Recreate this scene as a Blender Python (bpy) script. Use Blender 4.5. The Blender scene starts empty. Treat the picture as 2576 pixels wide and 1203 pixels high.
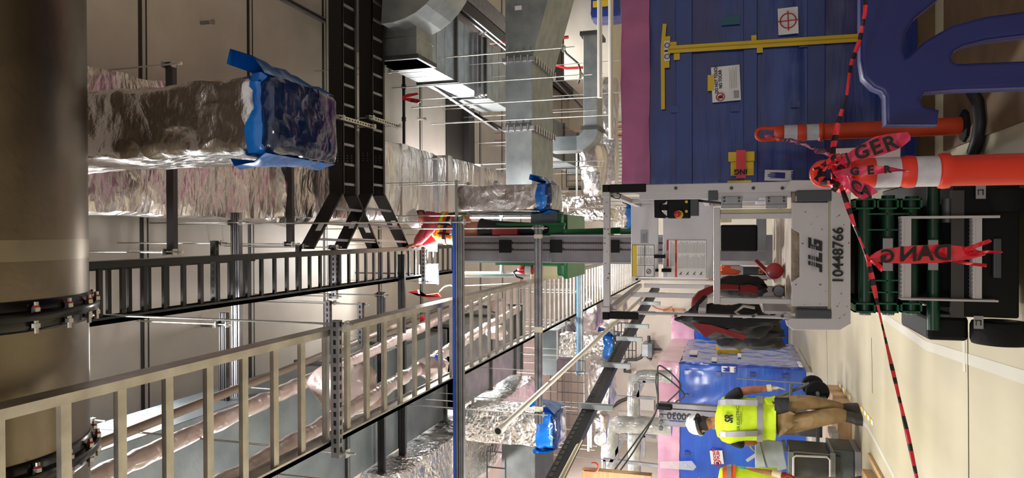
import bpy, bmesh, math, random
from mathutils import Vector, Matrix, noise
random.seed(7)
PI = math.pi
S = bpy.context.scene
COL = S.collection
# ------------------------------------------------------------ camera
F = 1800.0; H = 1.40
PITCH = math.atan((1845-1288)/F)
YAW = math.atan((601.5-583)*math.cos(PITCH)/F)
cd = bpy.data.cameras.new('camera'); cam = bpy.data.objects.new('camera', cd); COL.objects.link(cam)
cd.sensor_fit = 'HORIZONTAL'; cd.sensor_width = 36; cd.lens = F/2576*36; cd.clip_start = .05; cd.clip_end = 100
_f = Vector((0, math.cos(PITCH), math.sin(PITCH))); _u = Vector((0, -math.sin(PITCH), math.cos(PITCH))); _r = Vector((1, 0, 0))
RZ = Matrix.Rotation(YAW, 3, 'Z')
_f = RZ @ _f; _u = RZ @ _u; _r = RZ @ _r
# the photograph is turned on its side: its left is up in the room
m = Matrix((-_u, _r, -_f)).transposed().to_4x4(); m.translation = (0, 0, H)
cam.matrix_world = m
S.camera = cam
S.view_settings.view_transform = 'Standard'; S.view_settings.look = 'None'
S.view_settings.gamma = 1; S.view_settings.use_curve_mapping = False
S.view_settings.exposure = 0.0
w = bpy.data.worlds.new('world'); S.world = w; w.use_nodes = True
w.node_tree.nodes['Background'].inputs[0].default_value = (.95, .93, .9, 1)
w.node_tree.nodes['Background'].inputs[1].default_value = .5

def ray(x, y):
    a = (1288-x)/F; b = (601.5-y)/F
    return _f + _u*a + _r*b
def P(x, y, Y):                     # photo pixel + distance down the hall -> point in the room
    d = ray(x, y); t = Y/d.y
    return Vector((d.x*t, Y, H+d.z*t))
def PZ(x, y, Z):
    d = ray(x, y); t = (Z-H)/d.z
    return Vector((d.x*t, d.y*t, Z))
def PX(x, y, X):
    d = ray(x, y); t = X/d.x
    return Vector((X, d.y*t, H+d.z*t))

def light(name, loc, rot, size, power, col=(1, 1, 1), sy=None):
    l = bpy.data.lights.new(name, 'AREA'); l.energy = power; l.color = col; l.size = size
    if sy: l.shape = 'RECTANGLE'; l.size_y = sy
    o = bpy.data.objects.new(name, l); COL.objects.link(o); o.location = loc; o.rotation_euler = rot
    return o
LIGHTS = [  # x, y, z, size, length, power
 (1.2, 11.0, 5.95, .3, 2.4, 130), (3.6, 14, 5.95, .3, 3, 120), (-3.4, 11.5, 5.95, .3, 3, 260), (-.4, 16.5, 5.95, .3, 3, 240),
 (-4.3, 15.5, 5.95, .3, 2.4, 160), (-4.4, 7.5, 5.95, .3, 2.4, 260), (-.9, 3.9, 5.95, .3, 1.6, 70)]
for i, (x, y, z, sx, sy, pw) in enumerate(LIGHTS):
    light('overhead_fill_light', (x, y, z), (0, 0, 0), sx, pw, (1, .99, .97), sy)  # unseen overhead area lights without fixtures, added to light the hall
# added fill lights out of view: behind the camera, low left, one aimed up
light('fill_light', (-1.6, -1.8, 3.2), (math.radians(72), 0, math.radians(-8)), .6, 42, (1, .985, .97))
light('fill_light', (-4.6, 4.2, 2.6), (math.radians(35), 0, math.radians(-40)), .5, 110, (1, .98, .94))
light('fill_light', (-3.0, 6.4, 2.0), (math.radians(160), 0, 0), .6, 90, (1, .985, .97))

# ------------------------------------------------------------ materials
def lin(c):
    def f(v):
        v = v/255
        return v/12.92 if v <= .04045 else ((v+.055)/1.055)**2.4
    return (f(c[0]), f(c[1]), f(c[2]), 1)
def mat(name, c, rough=.5, metal=0, c2=None, scale=8, bump=0, bscale=None, coat=0, stretch=(1, 1, 1), alpha=1, trans=0, emit=0, detail=4, mixlo=.35, mixhi=.65, wrinkle=0, wscale=6, spec=.5, crease=0):
    m = bpy.data.materials.new(name); m.use_nodes = True
    nt = m.node_tree; n = nt.nodes; b = n['Principled BSDF']
    b.inputs['Base Color'].default_value = lin(c)
    b.inputs['Roughness'].default_value = rough; b.inputs['Metallic'].default_value = metal
    b.inputs['Coat Weight'].default_value = coat; b.inputs['Coat Roughness'].default_value = .12
    b.inputs['Alpha'].default_value = alpha; b.inputs['Transmission Weight'].default_value = trans
    b.inputs['Specular IOR Level'].default_value = spec
    if emit:
        b.inputs['Emission Color'].default_value = lin(c); b.inputs['Emission Strength'].default_value = emit
    tc = n.new('ShaderNodeTexCoord'); mp = n.new('ShaderNodeMapping'); nt.links.new(tc.outputs['Object'], mp.inputs[0])
    mp.inputs['Scale'].default_value = stretch
    if c2:
        no = n.new('ShaderNodeTexNoise'); no.inputs['Scale'].default_value = scale; no.inputs['Detail'].default_value = detail
        cr = n.new('ShaderNodeValToRGB'); cr.color_ramp.elements[0].position = mixlo; cr.color_ramp.elements[1].position = mixhi
        cr.color_ramp.elements[0].color = lin(c); cr.color_ramp.elements[1].color = lin(c2)
        nt.links.new(mp.outputs[0], no.inputs['Vector']); nt.links.new(no.outputs['Fac'], cr.inputs[0])
        nt.links.new(cr.outputs[0], b.inputs['Base Color'])
    last = None
    if bump:
        nb = n.new('ShaderNodeTexNoise'); nb.inputs['Scale'].default_value = bscale or scale*3; nb.inputs['Detail'].default_value = 5
        bp = n.new('ShaderNodeBump'); bp.inputs['Strength'].default_value = bump; bp.inputs['Distance'].default_value = .02
        nt.links.new(mp.outputs[0], nb.inputs['Vector']); nt.links.new(nb.outputs['Fac'], bp.inputs['Height']); last = bp
    if wrinkle:
        nv = n.new('ShaderNodeTexNoise'); nv.inputs['Scale'].default_value = wscale; nv.inputs['Detail'].default_value = 5
        nv.noise_type = 'RIDGED_MULTIFRACTAL'; nv.inputs['Distortion'].default_value = .6
        bw = n.new('ShaderNodeBump'); bw.inputs['Strength'].default_value = wrinkle; bw.inputs['Distance'].default_value = .03
        nt.links.new(mp.outputs[0], nv.inputs['Vector']); nt.links.new(nv.outputs['Fac'], bw.inputs['Height'])
        if last: nt.links.new(last.outputs[0], bw.inputs['Normal'])
        last = bw
    if crease:
        for sc, st in ((crease, .7), (crease*2.7, .45)):
            vo = n.new('ShaderNodeTexVoronoi'); vo.inputs['Scale'].default_value = sc; vo.inputs['Randomness'].default_value = 1
            nd = n.new('ShaderNodeTexNoise'); nd.inputs['Scale'].default_value = sc*.8; ad = n.new('ShaderNodeVectorMath'); ad.operation = 'MULTIPLY_ADD'
            nt.links.new(mp.outputs[0], nd.inputs['Vector']); ad.inputs[1].default_value = (.5, .5, .5); nt.links.new(nd.outputs['Color'], ad.inputs[0]); nt.links.new(mp.outputs[0], ad.inputs[2])
            nt.links.new(ad.outputs[0], vo.inputs['Vector']); bv = n.new('ShaderNodeBump'); bv.inputs['Strength'].default_value = st; bv.inputs['Distance'].default_value = .05
            nt.links.new(vo.outputs['Distance'], bv.inputs['Height'])
            if last: nt.links.new(last.outputs[0], bv.inputs['Normal'])
            last = bv
    if last: nt.links.new(last.outputs[0], b.inputs['Normal'])
    return m
M = {}
M['ceiling'] = mat('ceiling_panel_paint', (206, 198, 188), .45, c2=(198, 190, 180), scale=3, bump=.05, bscale=90)
M['seam_dark'] = mat('seam_gasket', (38, 34, 30), .6)
M['seam_light'] = mat('seam_bead', (190, 184, 176), .5)
M['wall'] = mat('wall_paint', (222, 214, 200), .6, c2=(212, 205, 192), scale=2)
M['wall_white'] = mat('wall_white_paint', (225, 222, 215), .5)
M['floor'] = mat('floor_board', (194, 184, 156), .45, c2=(178, 168, 142), scale=1.4, bump=.06, bscale=14, stretch=(1, .35, 1), detail=8)
M['floor_tape'] = mat('floor_seam_tape', (206, 202, 188), .35)
M['crack'] = mat('floor_joint', (84, 78, 64), .8)
M['pipe'] = mat('brushed_steel_pipe', (138, 126, 108), .36, 1, c2=(112, 102, 88), scale=2.2, bump=.04, bscale=40)
M['pipe_band'] = mat('steel_weld_band', (150, 140, 122), .36, 1)
M['black_metal'] = mat('black_painted_steel', (30, 27, 27), .38, .3, bump=.05, bscale=60)
M['black_gloss'] = mat('black_flange_paint', (16, 15, 16), .2, .2)
M['bolt'] = mat('zinc_bolt', (200, 195, 190), .3, 1)
M['redmark'] = mat('red_paint_mark', (170, 40, 50), .5)
M['foil'] = mat('aluminium_foil_wrap', (232, 228, 226), .27, 1, c2=(216, 206, 206), scale=3, bump=.45, bscale=26, wrinkle=.6, wscale=4, detail=6, crease=2.0, stretch=(.6, 1.5, .7))
M['foil_fine'] = mat('reinforced_foil', (234, 230, 228), .27, 1, bump=.4, bscale=30, wrinkle=.5, wscale=7, crease=3)
M['foil_tape'] = mat('foil_tape', (222, 214, 210), .3, 1, bump=.25, bscale=30)
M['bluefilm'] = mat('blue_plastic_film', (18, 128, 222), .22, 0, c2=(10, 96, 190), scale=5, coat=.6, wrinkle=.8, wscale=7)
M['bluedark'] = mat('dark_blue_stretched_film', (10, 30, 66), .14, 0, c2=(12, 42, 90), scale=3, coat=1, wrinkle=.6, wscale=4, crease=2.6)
M['galv'] = mat('galvanised_steel', (172, 177, 178), .46, .85, c2=(148, 155, 158), scale=5, bump=.04, bscale=50)
M['galv_dull'] = mat('dull_galvanised_steel', (122, 128, 130), .52, .75, c2=(100, 108, 112), scale=3, bump=.05, bscale=30)
M['galv_dark'] = mat('dark_galvanised_steel', (96, 98, 98), .5, .7, c2=(80, 82, 82), scale=4)
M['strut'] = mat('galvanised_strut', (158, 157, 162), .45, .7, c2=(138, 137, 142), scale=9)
M['mast'] = mat('mast_aluminium', (122, 120, 124), .45, .5, c2=(106, 104, 108), scale=4)
M['green_edge'] = mat('green_arm_paint', (14, 92, 60), .35, .15)
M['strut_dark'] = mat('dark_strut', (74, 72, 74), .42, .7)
M['slot'] = mat('slot_shadow', (18, 18, 18), .7)
M['rod'] = mat('zinc_threaded_rod', (196, 196, 192), .32, .9, bump=.3, bscale=220)
M['cap'] = mat('white_rod_cap', (228, 222, 210), .5)
M['alu'] = mat('aluminium_tray', (200, 195, 188), .34, .9, c2=(172, 166, 160), scale=7, bump=.05, bscale=60)
M['wrap'] = mat('plastic_wrapped_lagging', (214, 194, 188), .3, 0, c2=(196, 172, 168), scale=6, coat=.5, bump=.4, bscale=16, wrinkle=.6, wscale=9)
M['wrap_pink'] = mat('pink_plastic_wrap', (176, 84, 134), .3, 0, c2=(150, 66, 122), scale=2.5, coat=.6, wrinkle=.5, wscale=2.4)
M['wrap_pink2'] = mat('pale_pink_plastic_wrap', (226, 178, 200), .3, 0, c2=(208, 150, 184), scale=2.2, coat=.6, wrinkle=.6, wscale=3)
M['wrap_blue'] = mat('blue_wrap_sheet', (20, 52, 132), .3, 0, c2=(36, 36, 104), scale=2.2, coat=.6, bump=.5, bscale=9, wrinkle=.7, wscale=3.5, stretch=(.16, 1, 1.3), mixlo=.42, mixhi=.6)
M['wrap_blue_lap'] = mat('blue_wrap_overlap', (12, 44, 124), .26, 0, coat=.6, wrinkle=.6, wscale=3)
M['wrap_blue_b'] = mat('bright_blue_wrap_sheet', (8, 96, 206), .32, 0, c2=(6, 70, 182), scale=1.6, coat=.4, bump=.3, bscale=9, wrinkle=.4, wscale=3, stretch=(.2, 1, 1.2))
M['wrap_blue_c'] = mat('glossy_folded_blue_film', (46, 92, 196), .2, 0, c2=(30, 66, 176), scale=2, coat=.8, wrinkle=.45, wscale=4)
M['clear'] = mat('clear_polythene', (225, 225, 222), .12, 0, alpha=.35, coat=1, wrinkle=.8, wscale=8)
M['clearpipe'] = mat('milky_polythene_wrap', (206, 206, 204), .18, .2, c2=(170, 172, 172), scale=7, coat=1, wrinkle=.9, wscale=8)
M['yellow'] = mat('yellow_tape', (216, 180, 30), .4)
M['yellow_dk'] = mat('yellow_tape_edge', (166, 132, 20), .5)
M['green_tape'] = mat('green_tape', (40, 90, 110), .4)
M['paper'] = mat('white_paper', (226, 224, 226), .6)
M['ink'] = mat('black_ink', (22, 22, 26), .6)
M['red_ink'] = mat('red_ink', (176, 34, 36), .55)
M['blue_ink'] = mat('blue_ink', (34, 42, 140), .55)
M['white_lift'] = mat('light_grey_lift_paint', (198, 194, 200), .35, .05, c2=(184, 180, 186), scale=3, bump=.03, bscale=50, mixlo=.45, mixhi=.7)
M['rust'] = mat('rust_chip', (110, 70, 56), .8)
M['blackplastic'] = mat('black_plastic', (12, 11, 12), .55, spec=.2)
M['darkgrey'] = mat('dark_grey_plastic', (66, 68, 76), .45)
M['grey'] = mat('grey_enclosure', (126, 130, 134), .45)
M['deck'] = mat('worn_tread_plate', (166, 150, 132), .45, .3, c2=(134, 116, 98), scale=6, bump=.3, bscale=26)
M['cream'] = mat('cream_rubber_seal', (206, 196, 160), .6)
M['green'] = mat('green_lift_paint', (8, 112, 52), .32, .1, c2=(6, 96, 46), scale=5)
M['green_dk'] = mat('dark_green_lift_paint', (10, 62, 42), .35, .15, c2=(8, 48, 34), scale=5)
M['tire'] = mat('black_rubber', (16, 16, 17), .75, spec=.25, bump=.2, bscale=40)
M['red'] = mat('red_paint', (176, 22, 30), .3, coat=.4)
M['orange'] = mat('orange_delineator_plastic', (236, 62, 40), .38, c2=(226, 52, 34), scale=4)
M['orange_far'] = mat('scuffed_orange_plastic', (214, 72, 34), .5, c2=(196, 60, 28), scale=5)
M['reflective'] = mat('reflective_white_sleeve', (206, 204, 214), .35, c2=(190, 188, 200), scale=30)
M['tape_red'] = mat('red_danger_tape', (226, 34, 52), .25, coat=.5)
M['tape_pink'] = mat('translucent_pink_danger_tape', (232, 56, 100), .25, coat=.6, wrinkle=.5, wscale=14, alpha=.93)
M['tape_black'] = mat('black_tape_print', (20, 12, 14), .4)
M['barrier'] = mat('blue_barrier_plastic', (24, 30, 98), .4, c2=(28, 35, 108), scale=3, bump=.05, bscale=12)
M['skin'] = mat('skin', (178, 118, 92), .5, c2=(160, 100, 78), scale=9)
M['hair'] = mat('dark_hair', (34, 26, 22), .7, bump=.4, bscale=120)
M['helmet'] = mat('white_hard_hat', (236, 236, 236), .22, coat=.6)
M['vest'] = mat('fluorescent_yellow_vest', (206, 236, 20), .6, c2=(192, 224, 14), scale=10, wrinkle=.5, wscale=5)
M['vest_orange'] = mat('fluorescent_orange_cloth', (240, 96, 40), .6, wrinkle=.4, wscale=8)
M['grey_band'] = mat('grey_reflective_band', (150, 148, 156), .35, .2)
M['tshirt'] = mat('black_cotton', (28, 28, 34), .85, wrinkle=.4, wscale=7)
M['teal'] = mat('teal_cotton', (96, 176, 170), .8, wrinkle=.4, wscale=7)
M['khaki'] = mat('khaki_trousers', (152, 126, 88), .8, c2=(132, 106, 70), scale=7, wrinkle=.9, wscale=7)
M['boot'] = mat('dark_leather_boot', (48, 46, 44), .6)
M['glove'] = mat('cream_work_glove', (222, 206, 176), .7)
M['glove_palm'] = mat('red_glove_palm', (150, 40, 36), .6)
M['redshirt'] = mat('dusty_red_long_sleeve', (184, 66, 78), .8, c2=(168, 54, 68), scale=8, wrinkle=.9, wscale=9)
M['harness'] = mat('black_harness_webbing', (24, 24, 28), .7, wrinkle=.4, wscale=12)
M['bag_red'] = mat('red_padded_cloth', (140, 34, 40), .7, wrinkle=.4, wscale=12)
M['wood'] = mat('raw_timber', (196, 160, 112), .6, c2=(176, 138, 92), scale=4, stretch=(1, 8, 8))
M['ply'] = mat('plywood_board', (212, 172, 136), .6, c2=(196, 154, 118), scale=3, stretch=(1, 5, 5))
M['brownwall'] = mat('brown_board', (92, 70, 46), .7, c2=(112, 88, 60), scale=4)
M['led'] = mat('lit_led_panel', (255, 255, 250), .5, emit=14)
M['cone_red'] = mat('red_lamp_housing', (206, 50, 44), .5)
M['bluetape'] = mat('blue_masking_tape', (20, 82, 196), .5)
M['bluetape_lit'] = mat('lit_blue_tape', (70, 150, 240), .5)  # the blue masking tape again, with bright light put into its colour
M['masking'] = mat('cream_masking_tape', (196, 188, 168), .6)
M['cable'] = mat('black_cable', (30, 30, 34), .5)
M['white_led_tube'] = mat('lamp_tube', (255, 252, 240), .4, emit=5)
M['copper'] = mat('red_orange_cord', (206, 66, 48), .5)
M['sand'] = mat('lagging_tube_brown', (128, 112, 98), .5, .2)
M['slatwhite'] = mat('white_corrugated', (214, 210, 200), .5)

# ------------------------------------------------------------ mesh helpers
WL = {}
class MB:
    def __init__(s): s.v = []; s.f = []; s.mi = []; s.cur = 0
    def add(s, vs, fs):
        o = len(s.v); s.v += [Vector(v) for v in vs]; s.f += [tuple(i+o for i in f) for f in fs]; s.mi += [s.cur]*len(fs)
        return s
    def box(s, a, b):
        x0, x1 = sorted((a[0], b[0])); y0, y1 = sorted((a[1], b[1])); z0, z1 = sorted((a[2], b[2]))
        return s.add([(x0,y0,z0),(x1,y0,z0),(x1,y1,z0),(x0,y1,z0),(x0,y0,z1),(x1,y0,z1),(x1,y1,z1),(x0,y1,z1)],
              [(0,3,2,1),(4,5,6,7),(0,1,5,4),(1,2,6,5),(2,3,7,6),(3,0,4,7)])
    def beam(s, p, q, w, h, up=(0, 0, 1)):      # w across, h along up
        p = Vector(p); q = Vector(q); d = (q-p).normalized(); u = Vector(up)
        if abs(d.dot(u)) > .98: u = Vector((0, 1, 0))
        r = d.cross(u).normalized(); u = r.cross(d).normalized()
        vs = [c+r*i*w/2+u*j*h/2 for c in (p, q) for i, j in ((-1,-1),(1,-1),(1,1),(-1,1))]
        return s.add(vs, [(0,1,2,3),(7,6,5,4),(0,4,5,1),(1,5,6,2),(2,6,7,3),(3,7,4,0)])
    def cyl(s, p, q, r, n=12, r2=None, caps=True):
        p = Vector(p); q = Vector(q); d = (q-p).normalized(); r2 = r if r2 is None else r2
        a = d.orthogonal().normalized(); b = d.cross(a)
        vs = []
        for c, rr in ((p, r), (q, r2)):
            for i in range(n):
                t = 2*PI*i/n; vs.append(c+(a*math.cos(t)+b*math.sin(t))*rr)
        fs = [(i, (i+1) % n, n+(i+1) % n, n+i) for i in range(n)]
        if caps: fs += [tuple(range(n-1, -1, -1)), tuple(range(n, 2*n))]
        return s.add(vs, fs)
    def tube(s, pts, r, n=10, rads=None, flat=1.0):
        pts = [Vector(p) for p in pts]; k = len(pts); vs = []; a = None
        for i, p in enumerate(pts):
            d = (pts[min(i+1, k-1)]-pts[max(i-1, 0)]).normalized()
            a = d.orthogonal().normalized() if a is None else (a-d*a.dot(d)).normalized()
            b = d.cross(a); rr = rads[i] if rads else r
            for j in range(n):
                t = 2*PI*j/n; vs.append(p+a*math.cos(t)*rr+b*math.sin(t)*rr*flat)
        fs = [(i*n+j, i*n+(j+1) % n, (i+1)*n+(j+1) % n, (i+1)*n+j) for i in range(k-1) for j in range(n)]
        fs += [tuple(range(n-1, -1, -1)), tuple(range((k-1)*n, k*n))]
        return s.add(vs, fs)
    def lathe(s, c, prof, n=24, ax=(0, 0, 1)):
        c = Vector(c); d = Vector(ax).normalized(); a = d.orthogonal().normalized(); b = d.cross(a); vs = []
        for r, h in prof:
            for j in range(n):
                t = 2*PI*j/n; vs.append(c+d*h+(a*math.cos(t)+b*math.sin(t))*r)
        k = len(prof)
        fs = [(i*n+j, i*n+(j+1) % n, (i+1)*n+(j+1) % n, (i+1)*n+j) for i in range(k-1) for j in range(n)]
        fs += [tuple(range(n-1, -1, -1)), tuple(range((k-1)*n, k*n))]
        return s.add(vs, fs)
    def prism(s, pts, d):                        # polygon of 3D points, pushed by vector d
        n = len(pts); d = Vector(d); pts = [Vector(p) for p in pts]
        vs = pts+[p+d for p in pts]
        return s.add(vs, [tuple(range(n-1, -1, -1)), tuple(range(n, 2*n))]+[(i, (i+1) % n, n+(i+1) % n, n+i) for i in range(n)])
    def gridbox(s, a, b, cell, amp=0, freq=1.5, seed=0, ripple=None):
        """box with subdivided faces pushed in and out like soft wrapping"""
        x0, x1 = sorted((a[0], b[0])); y0, y1 = sorted((a[1], b[1])); z0, z1 = sorted((a[2], b[2]))
        L = (x1-x0, y1-y0, z1-z0); N = [max(1, int(round(l/cell))) for l in L]; key = {}; vs = []; fs = []
        C = Vector(((x0+x1)/2, (y0+y1)/2, (z0+z1)/2))
        def vid(i, j, k):
            if (i, j, k) in key: return key[(i, j, k)]
            p = Vector((x0+L[0]*i/N[0], y0+L[1]*j/N[1], z0+L[2]*k/N[2]))
            if amp:
                q = p*freq+Vector((seed*7.1, seed*3.3, 0))
                nn = Vector(((i == N[0])-(i == 0), (j == N[1])-(j == 0), (k == N[2])-(k == 0)))
                a_ = amp*(noise.noise(q)*1.0+.5*noise.noise(q*3.1)+.25*noise.noise(q*7))
                a_ -= amp*.5*(nn.length_squared-1)
                p = p+nn*a_
            key[(i, j, k)] = len(vs); vs.append(p); return key[(i, j, k)]
        for ax in range(3):
            u, v = [(1, 2), (2, 0), (0, 1)][ax]
            for side in (0, N[ax]):
                for i in range(N[u]):
                    for j in range(N[v]):
                        q = []
                        for di, dj in ((0,0),(1,0),(1,1),(0,1)):
                            t = [0, 0, 0]; t[ax] = side; t[u] = i+di; t[v] = j+dj; q.append(vid(*t))
                        fs.append(tuple(q) if side else tuple(reversed(q)))
        return s.add(vs, fs)
    def build(s, name, mats, parent=None, bevel=0, smooth=False, solid=0):
        me = bpy.data.meshes.new(name)
        xs = [v.x for v in s.v]; ys = [v.y for v in s.v]; zs = [v.z for v in s.v]
        c = Vector(((min(xs)+max(xs))/2, (min(ys)+max(ys))/2, min(zs)))
        me.from_pydata([v-c for v in s.v], [], s.f)
        if not isinstance(mats, (list, tuple)): mats = [mats]
        for mm in mats: me.materials.append(M[mm])
        for p, i in zip(me.polygons, s.mi): p.material_index = i; p.use_smooth = smooth
        me.update()
        o = bpy.data.objects.new(name, me); COL.objects.link(o)
        if bevel:
            b = o.modifiers.new('bevel', 'BEVEL'); b.width = bevel; b.segments = 2; b.limit_method = 'ANGLE'; b.angle_limit = .6
        if smooth:
            try: me.set_sharp_from_angle(angle=math.radians(50))
            except Exception: pass
        WL[o.name] = c.copy()
        if parent is not None:
            o.parent = parent; o.location = c-WL[parent.name]
        else: o.location = c
        return o
def thing(name, loc, label, cat, group=None):
    o = bpy.data.objects.new(name, None); COL.objects.link(o); o.location = loc; o.empty_display_size = .1
    WL[o.name] = Vector(loc); return tag(o, label, cat, group)
def tag(o, label, cat, group=None, kind=None):
    o['label'] = label; o['category'] = cat
    if group: o['group'] = group
    if kind: o['kind'] = kind
    return o
def struct(o): o['kind'] = 'structure'; return o
def B(a, b): return MB().box(a, b)
def part(name, mats, parent, mb, bevel=0, smooth=False, label=None):
    o = mb.build(name, mats, parent, bevel, smooth)
    if label: o['label'] = label
    return o
def curve_mesh(cu):
    o = bpy.data.objects.new('tmp', cu); COL.objects.link(o)
    bpy.context.view_layer.update()
    dg = bpy.context.evaluated_depsgraph_get()
    me = bpy.data.meshes.new_from_object(o.evaluated_get(dg)); bpy.data.objects.remove(o)
    vs = [v.co.copy() for v in me.vertices]; fs = [tuple(p.vertices) for p in me.polygons]
    return vs, fs
def text_mb(txt, size, origin, ex, ey, thick=.002, align='CENTER', bold=0, shear=0, sx=1):
    """lettering: ex = reading direction, ey = up direction of the letters"""
    cu = bpy.data.curves.new('t', 'FONT'); cu.body = txt; cu.size = size; cu.extrude = thick; cu.align_x = align; cu.align_y = 'CENTER'
    cu.offset = bold; cu.shear = shear; cu.resolution_u = 3; cu.space_line = .9
    vs, fs = curve_mesh(cu); ex = Vector(ex).normalized(); ey = Vector(ey).normalized(); ez = ex.cross(ey); o = Vector(origin)
    return MB().add([o+ex*v.x*sx+ey*v.y+ez*v.z for v in vs], fs)
def plate_mb(polys, Y, thick, bevel=0, world=False):
    """outline with holes standing in the plane at depth Y, real thickness going back"""
    cu = bpy.data.curves.new('c', 'CURVE'); cu.dimensions = '2D'; cu.fill_mode = 'BOTH'; cu.extrude = thick/2-bevel; cu.bevel_depth = bevel; cu.bevel_resolution = 3
    for pl in polys:
        sp = cu.splines.new('POLY'); sp.points.add(len(pl)-1); sp.use_cyclic_u = True
        for pt, (x, y) in zip(sp.points, pl):
            if world: pt.co = (x, y, 0, 1)
            else: q = P(x, y, Y); pt.co = (q.x, q.z, 0, 1)
    vs, fs = curve_mesh(cu)
    return MB().add([Vector((v.x, Y+thick/2-v.z, v.y)) for v in vs], [f for f in fs])
def smooth_pts(pts, k=8):
    pts = [Vector(p) for p in pts]; q = [pts[0]*2-pts[1]]+pts+[pts[-1]*2-pts[-2]]; out = []
    for i in range(1, len(q)-2):
        for j in range(k):
            t = j/k; a, b, c, d = q[i-1:i+3]
            out.append(.5*((2*b)+(c-a)*t+(2*a-5*b+4*c-d)*t*t+(3*b-a-3*c+d)*t**3))
    return out+[pts[-1]]
def arc(c, r, a0, a1, n, ex, ey):
    c = Vector(c); ex = Vector(ex); ey = Vector(ey)
    return [c+ex*math.cos(a0+(a1-a0)*i/n)*r+ey*math.sin(a0+(a1-a0)*i/n)*r for i in range(n+1)]
def skin(name, m, parent, pts, edges, rads, levels=2, root=0):
    """one continuous tapering body grown over a skeleton"""
    me = bpy.data.meshes.new(name); c = Vector(pts[root])
    me.from_pydata([Vector(p)-c for p in pts], edges, [])
    o = bpy.data.objects.new(name, me); COL.objects.link(o); me.materials.append(M[m])
    md = o.modifiers.new('skin', 'SKIN'); md.use_smooth_shade = True
    bpy.context.view_layer.update()
    if not me.skin_vertices:
        bm = bmesh.new(); bm.from_mesh(me); bm.verts.layers.skin.verify(); bm.to_mesh(me); bm.free()
    for i, r in enumerate(rads):
        me.skin_vertices[0].data[i].radius = (r, r) if not isinstance(r, tuple) else r
        me.skin_vertices[0].data[i].use_root = (i == root)
    sb = o.modifiers.new('sub', 'SUBSURF'); sb.levels = levels; sb.render_levels = levels
    dg = bpy.context.evaluated_depsgraph_get(); dg.update()
    m2 = bpy.data.meshes.new_from_object(o.evaluated_get(dg)); bpy.data.objects.remove(o)
    for p in m2.polygons: p.use_smooth = True
    o = bpy.data.objects.new(name, m2); COL.objects.link(o)
    if not len(m2.materials): m2.materials.append(M[m])
    WL[o.name] = c
    if parent is not None: o.parent = parent; o.location = c-WL[parent.name]
    else: o.location = c
    return o
# ============================================================ THE SETTING
CZ = 6.1
ob = B((-6.2, -3, CZ), (6.6, 21.2, CZ+.15)).build('ceiling', 'ceiling'); struct(ob)
ob = B((-6.2, -3, -.15), (6.6, 21.2, 0)).build('floor', 'floor'); struct(ob)
ob = B((-6.2, 21, 0), (6.6, 21.2, CZ)).build('wall_far', 'wall'); struct(ob)
ob = B((-6.3, -3, 0), (-6.1, 21, CZ)).build('wall_left', 'wall'); struct(ob)
ob = B((6.5, -3, 0), (6.7, 21, CZ)).build('wall_right', 'wall'); struct(ob)
tn = [0]
def trim(mb, mats, bevel=0):
    tn[0] += 1
    o = mb.build('trim_%d' % tn[0], mats, None, bevel); return struct(o)
k = -2
while True:
    Y = 4.775+1.386*k; k += 1
    if Y > 20.8: break
    mb = MB(); mb.box((-6.1, Y-.022, CZ-.004), (6.5, Y+.014, CZ+.01)); mb.cur = 1
    mb.box((-6.1, Y+.014, CZ-.008), (6.5, Y+.046, CZ+.01)); mb.cur = 0
    mb.box((-6.1, Y+.046, CZ-.009), (6.5, Y+.062, CZ+.01)); trim(mb, ['seam_dark', 'seam_light'])
# dark panel under the ceiling, standing in for the blackness of an opening
def ceil_rect(x0, x1, y0, y1): 
    a = PZ(x0, (y0+y1)/2, CZ); b = PZ(x1, (y0+y1)/2, CZ); c = PZ((x0+x1)/2, y0, CZ); d = PZ((x0+x1)/2, y1, CZ)
    return d.x, a.y, c.x, b.y
X0, Y0, X1, Y1 = ceil_rect(1121, 1164, 255, 470)
trim(B((X0, Y0, CZ-.02), (X1, Y1, CZ+.01)), 'seam_dark')
trim(B((X0, Y1, CZ-.12), (X1, Y1+.3, CZ)), 'strut_dark')
# far wall: pale corrugated bay, dark doorway slots, lined panels
a = P(1425, 500, 20.9); b = P(1660, 460, 20.9)
mb = MB()
for i in range(36):
    x = .6+i*.11; mb.box((x, 20.93, .2), (x+.055, 21.0, 5.2))
trim(mb, 'slatwhite')
for (x0, x1, y0, y1) in ((1412, 1470, 470, 482), (1425, 1445, 120, 135)):
    p = P(x0, y0, 20.9); q = P(x1, y1, 20.9); trim(B((p.x, 20.9, p.z), (q.x, 20.97, q.z)), 'seam_dark')
# box-out with a flat top at the far right
ob = B((P(1500, 196, 15).x, 15, P(1531, 120, 15).z), (6.5, 21, P(1419, 120, 15).z)).build('wall_bulkhead', 'wall'); struct(ob)
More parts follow.
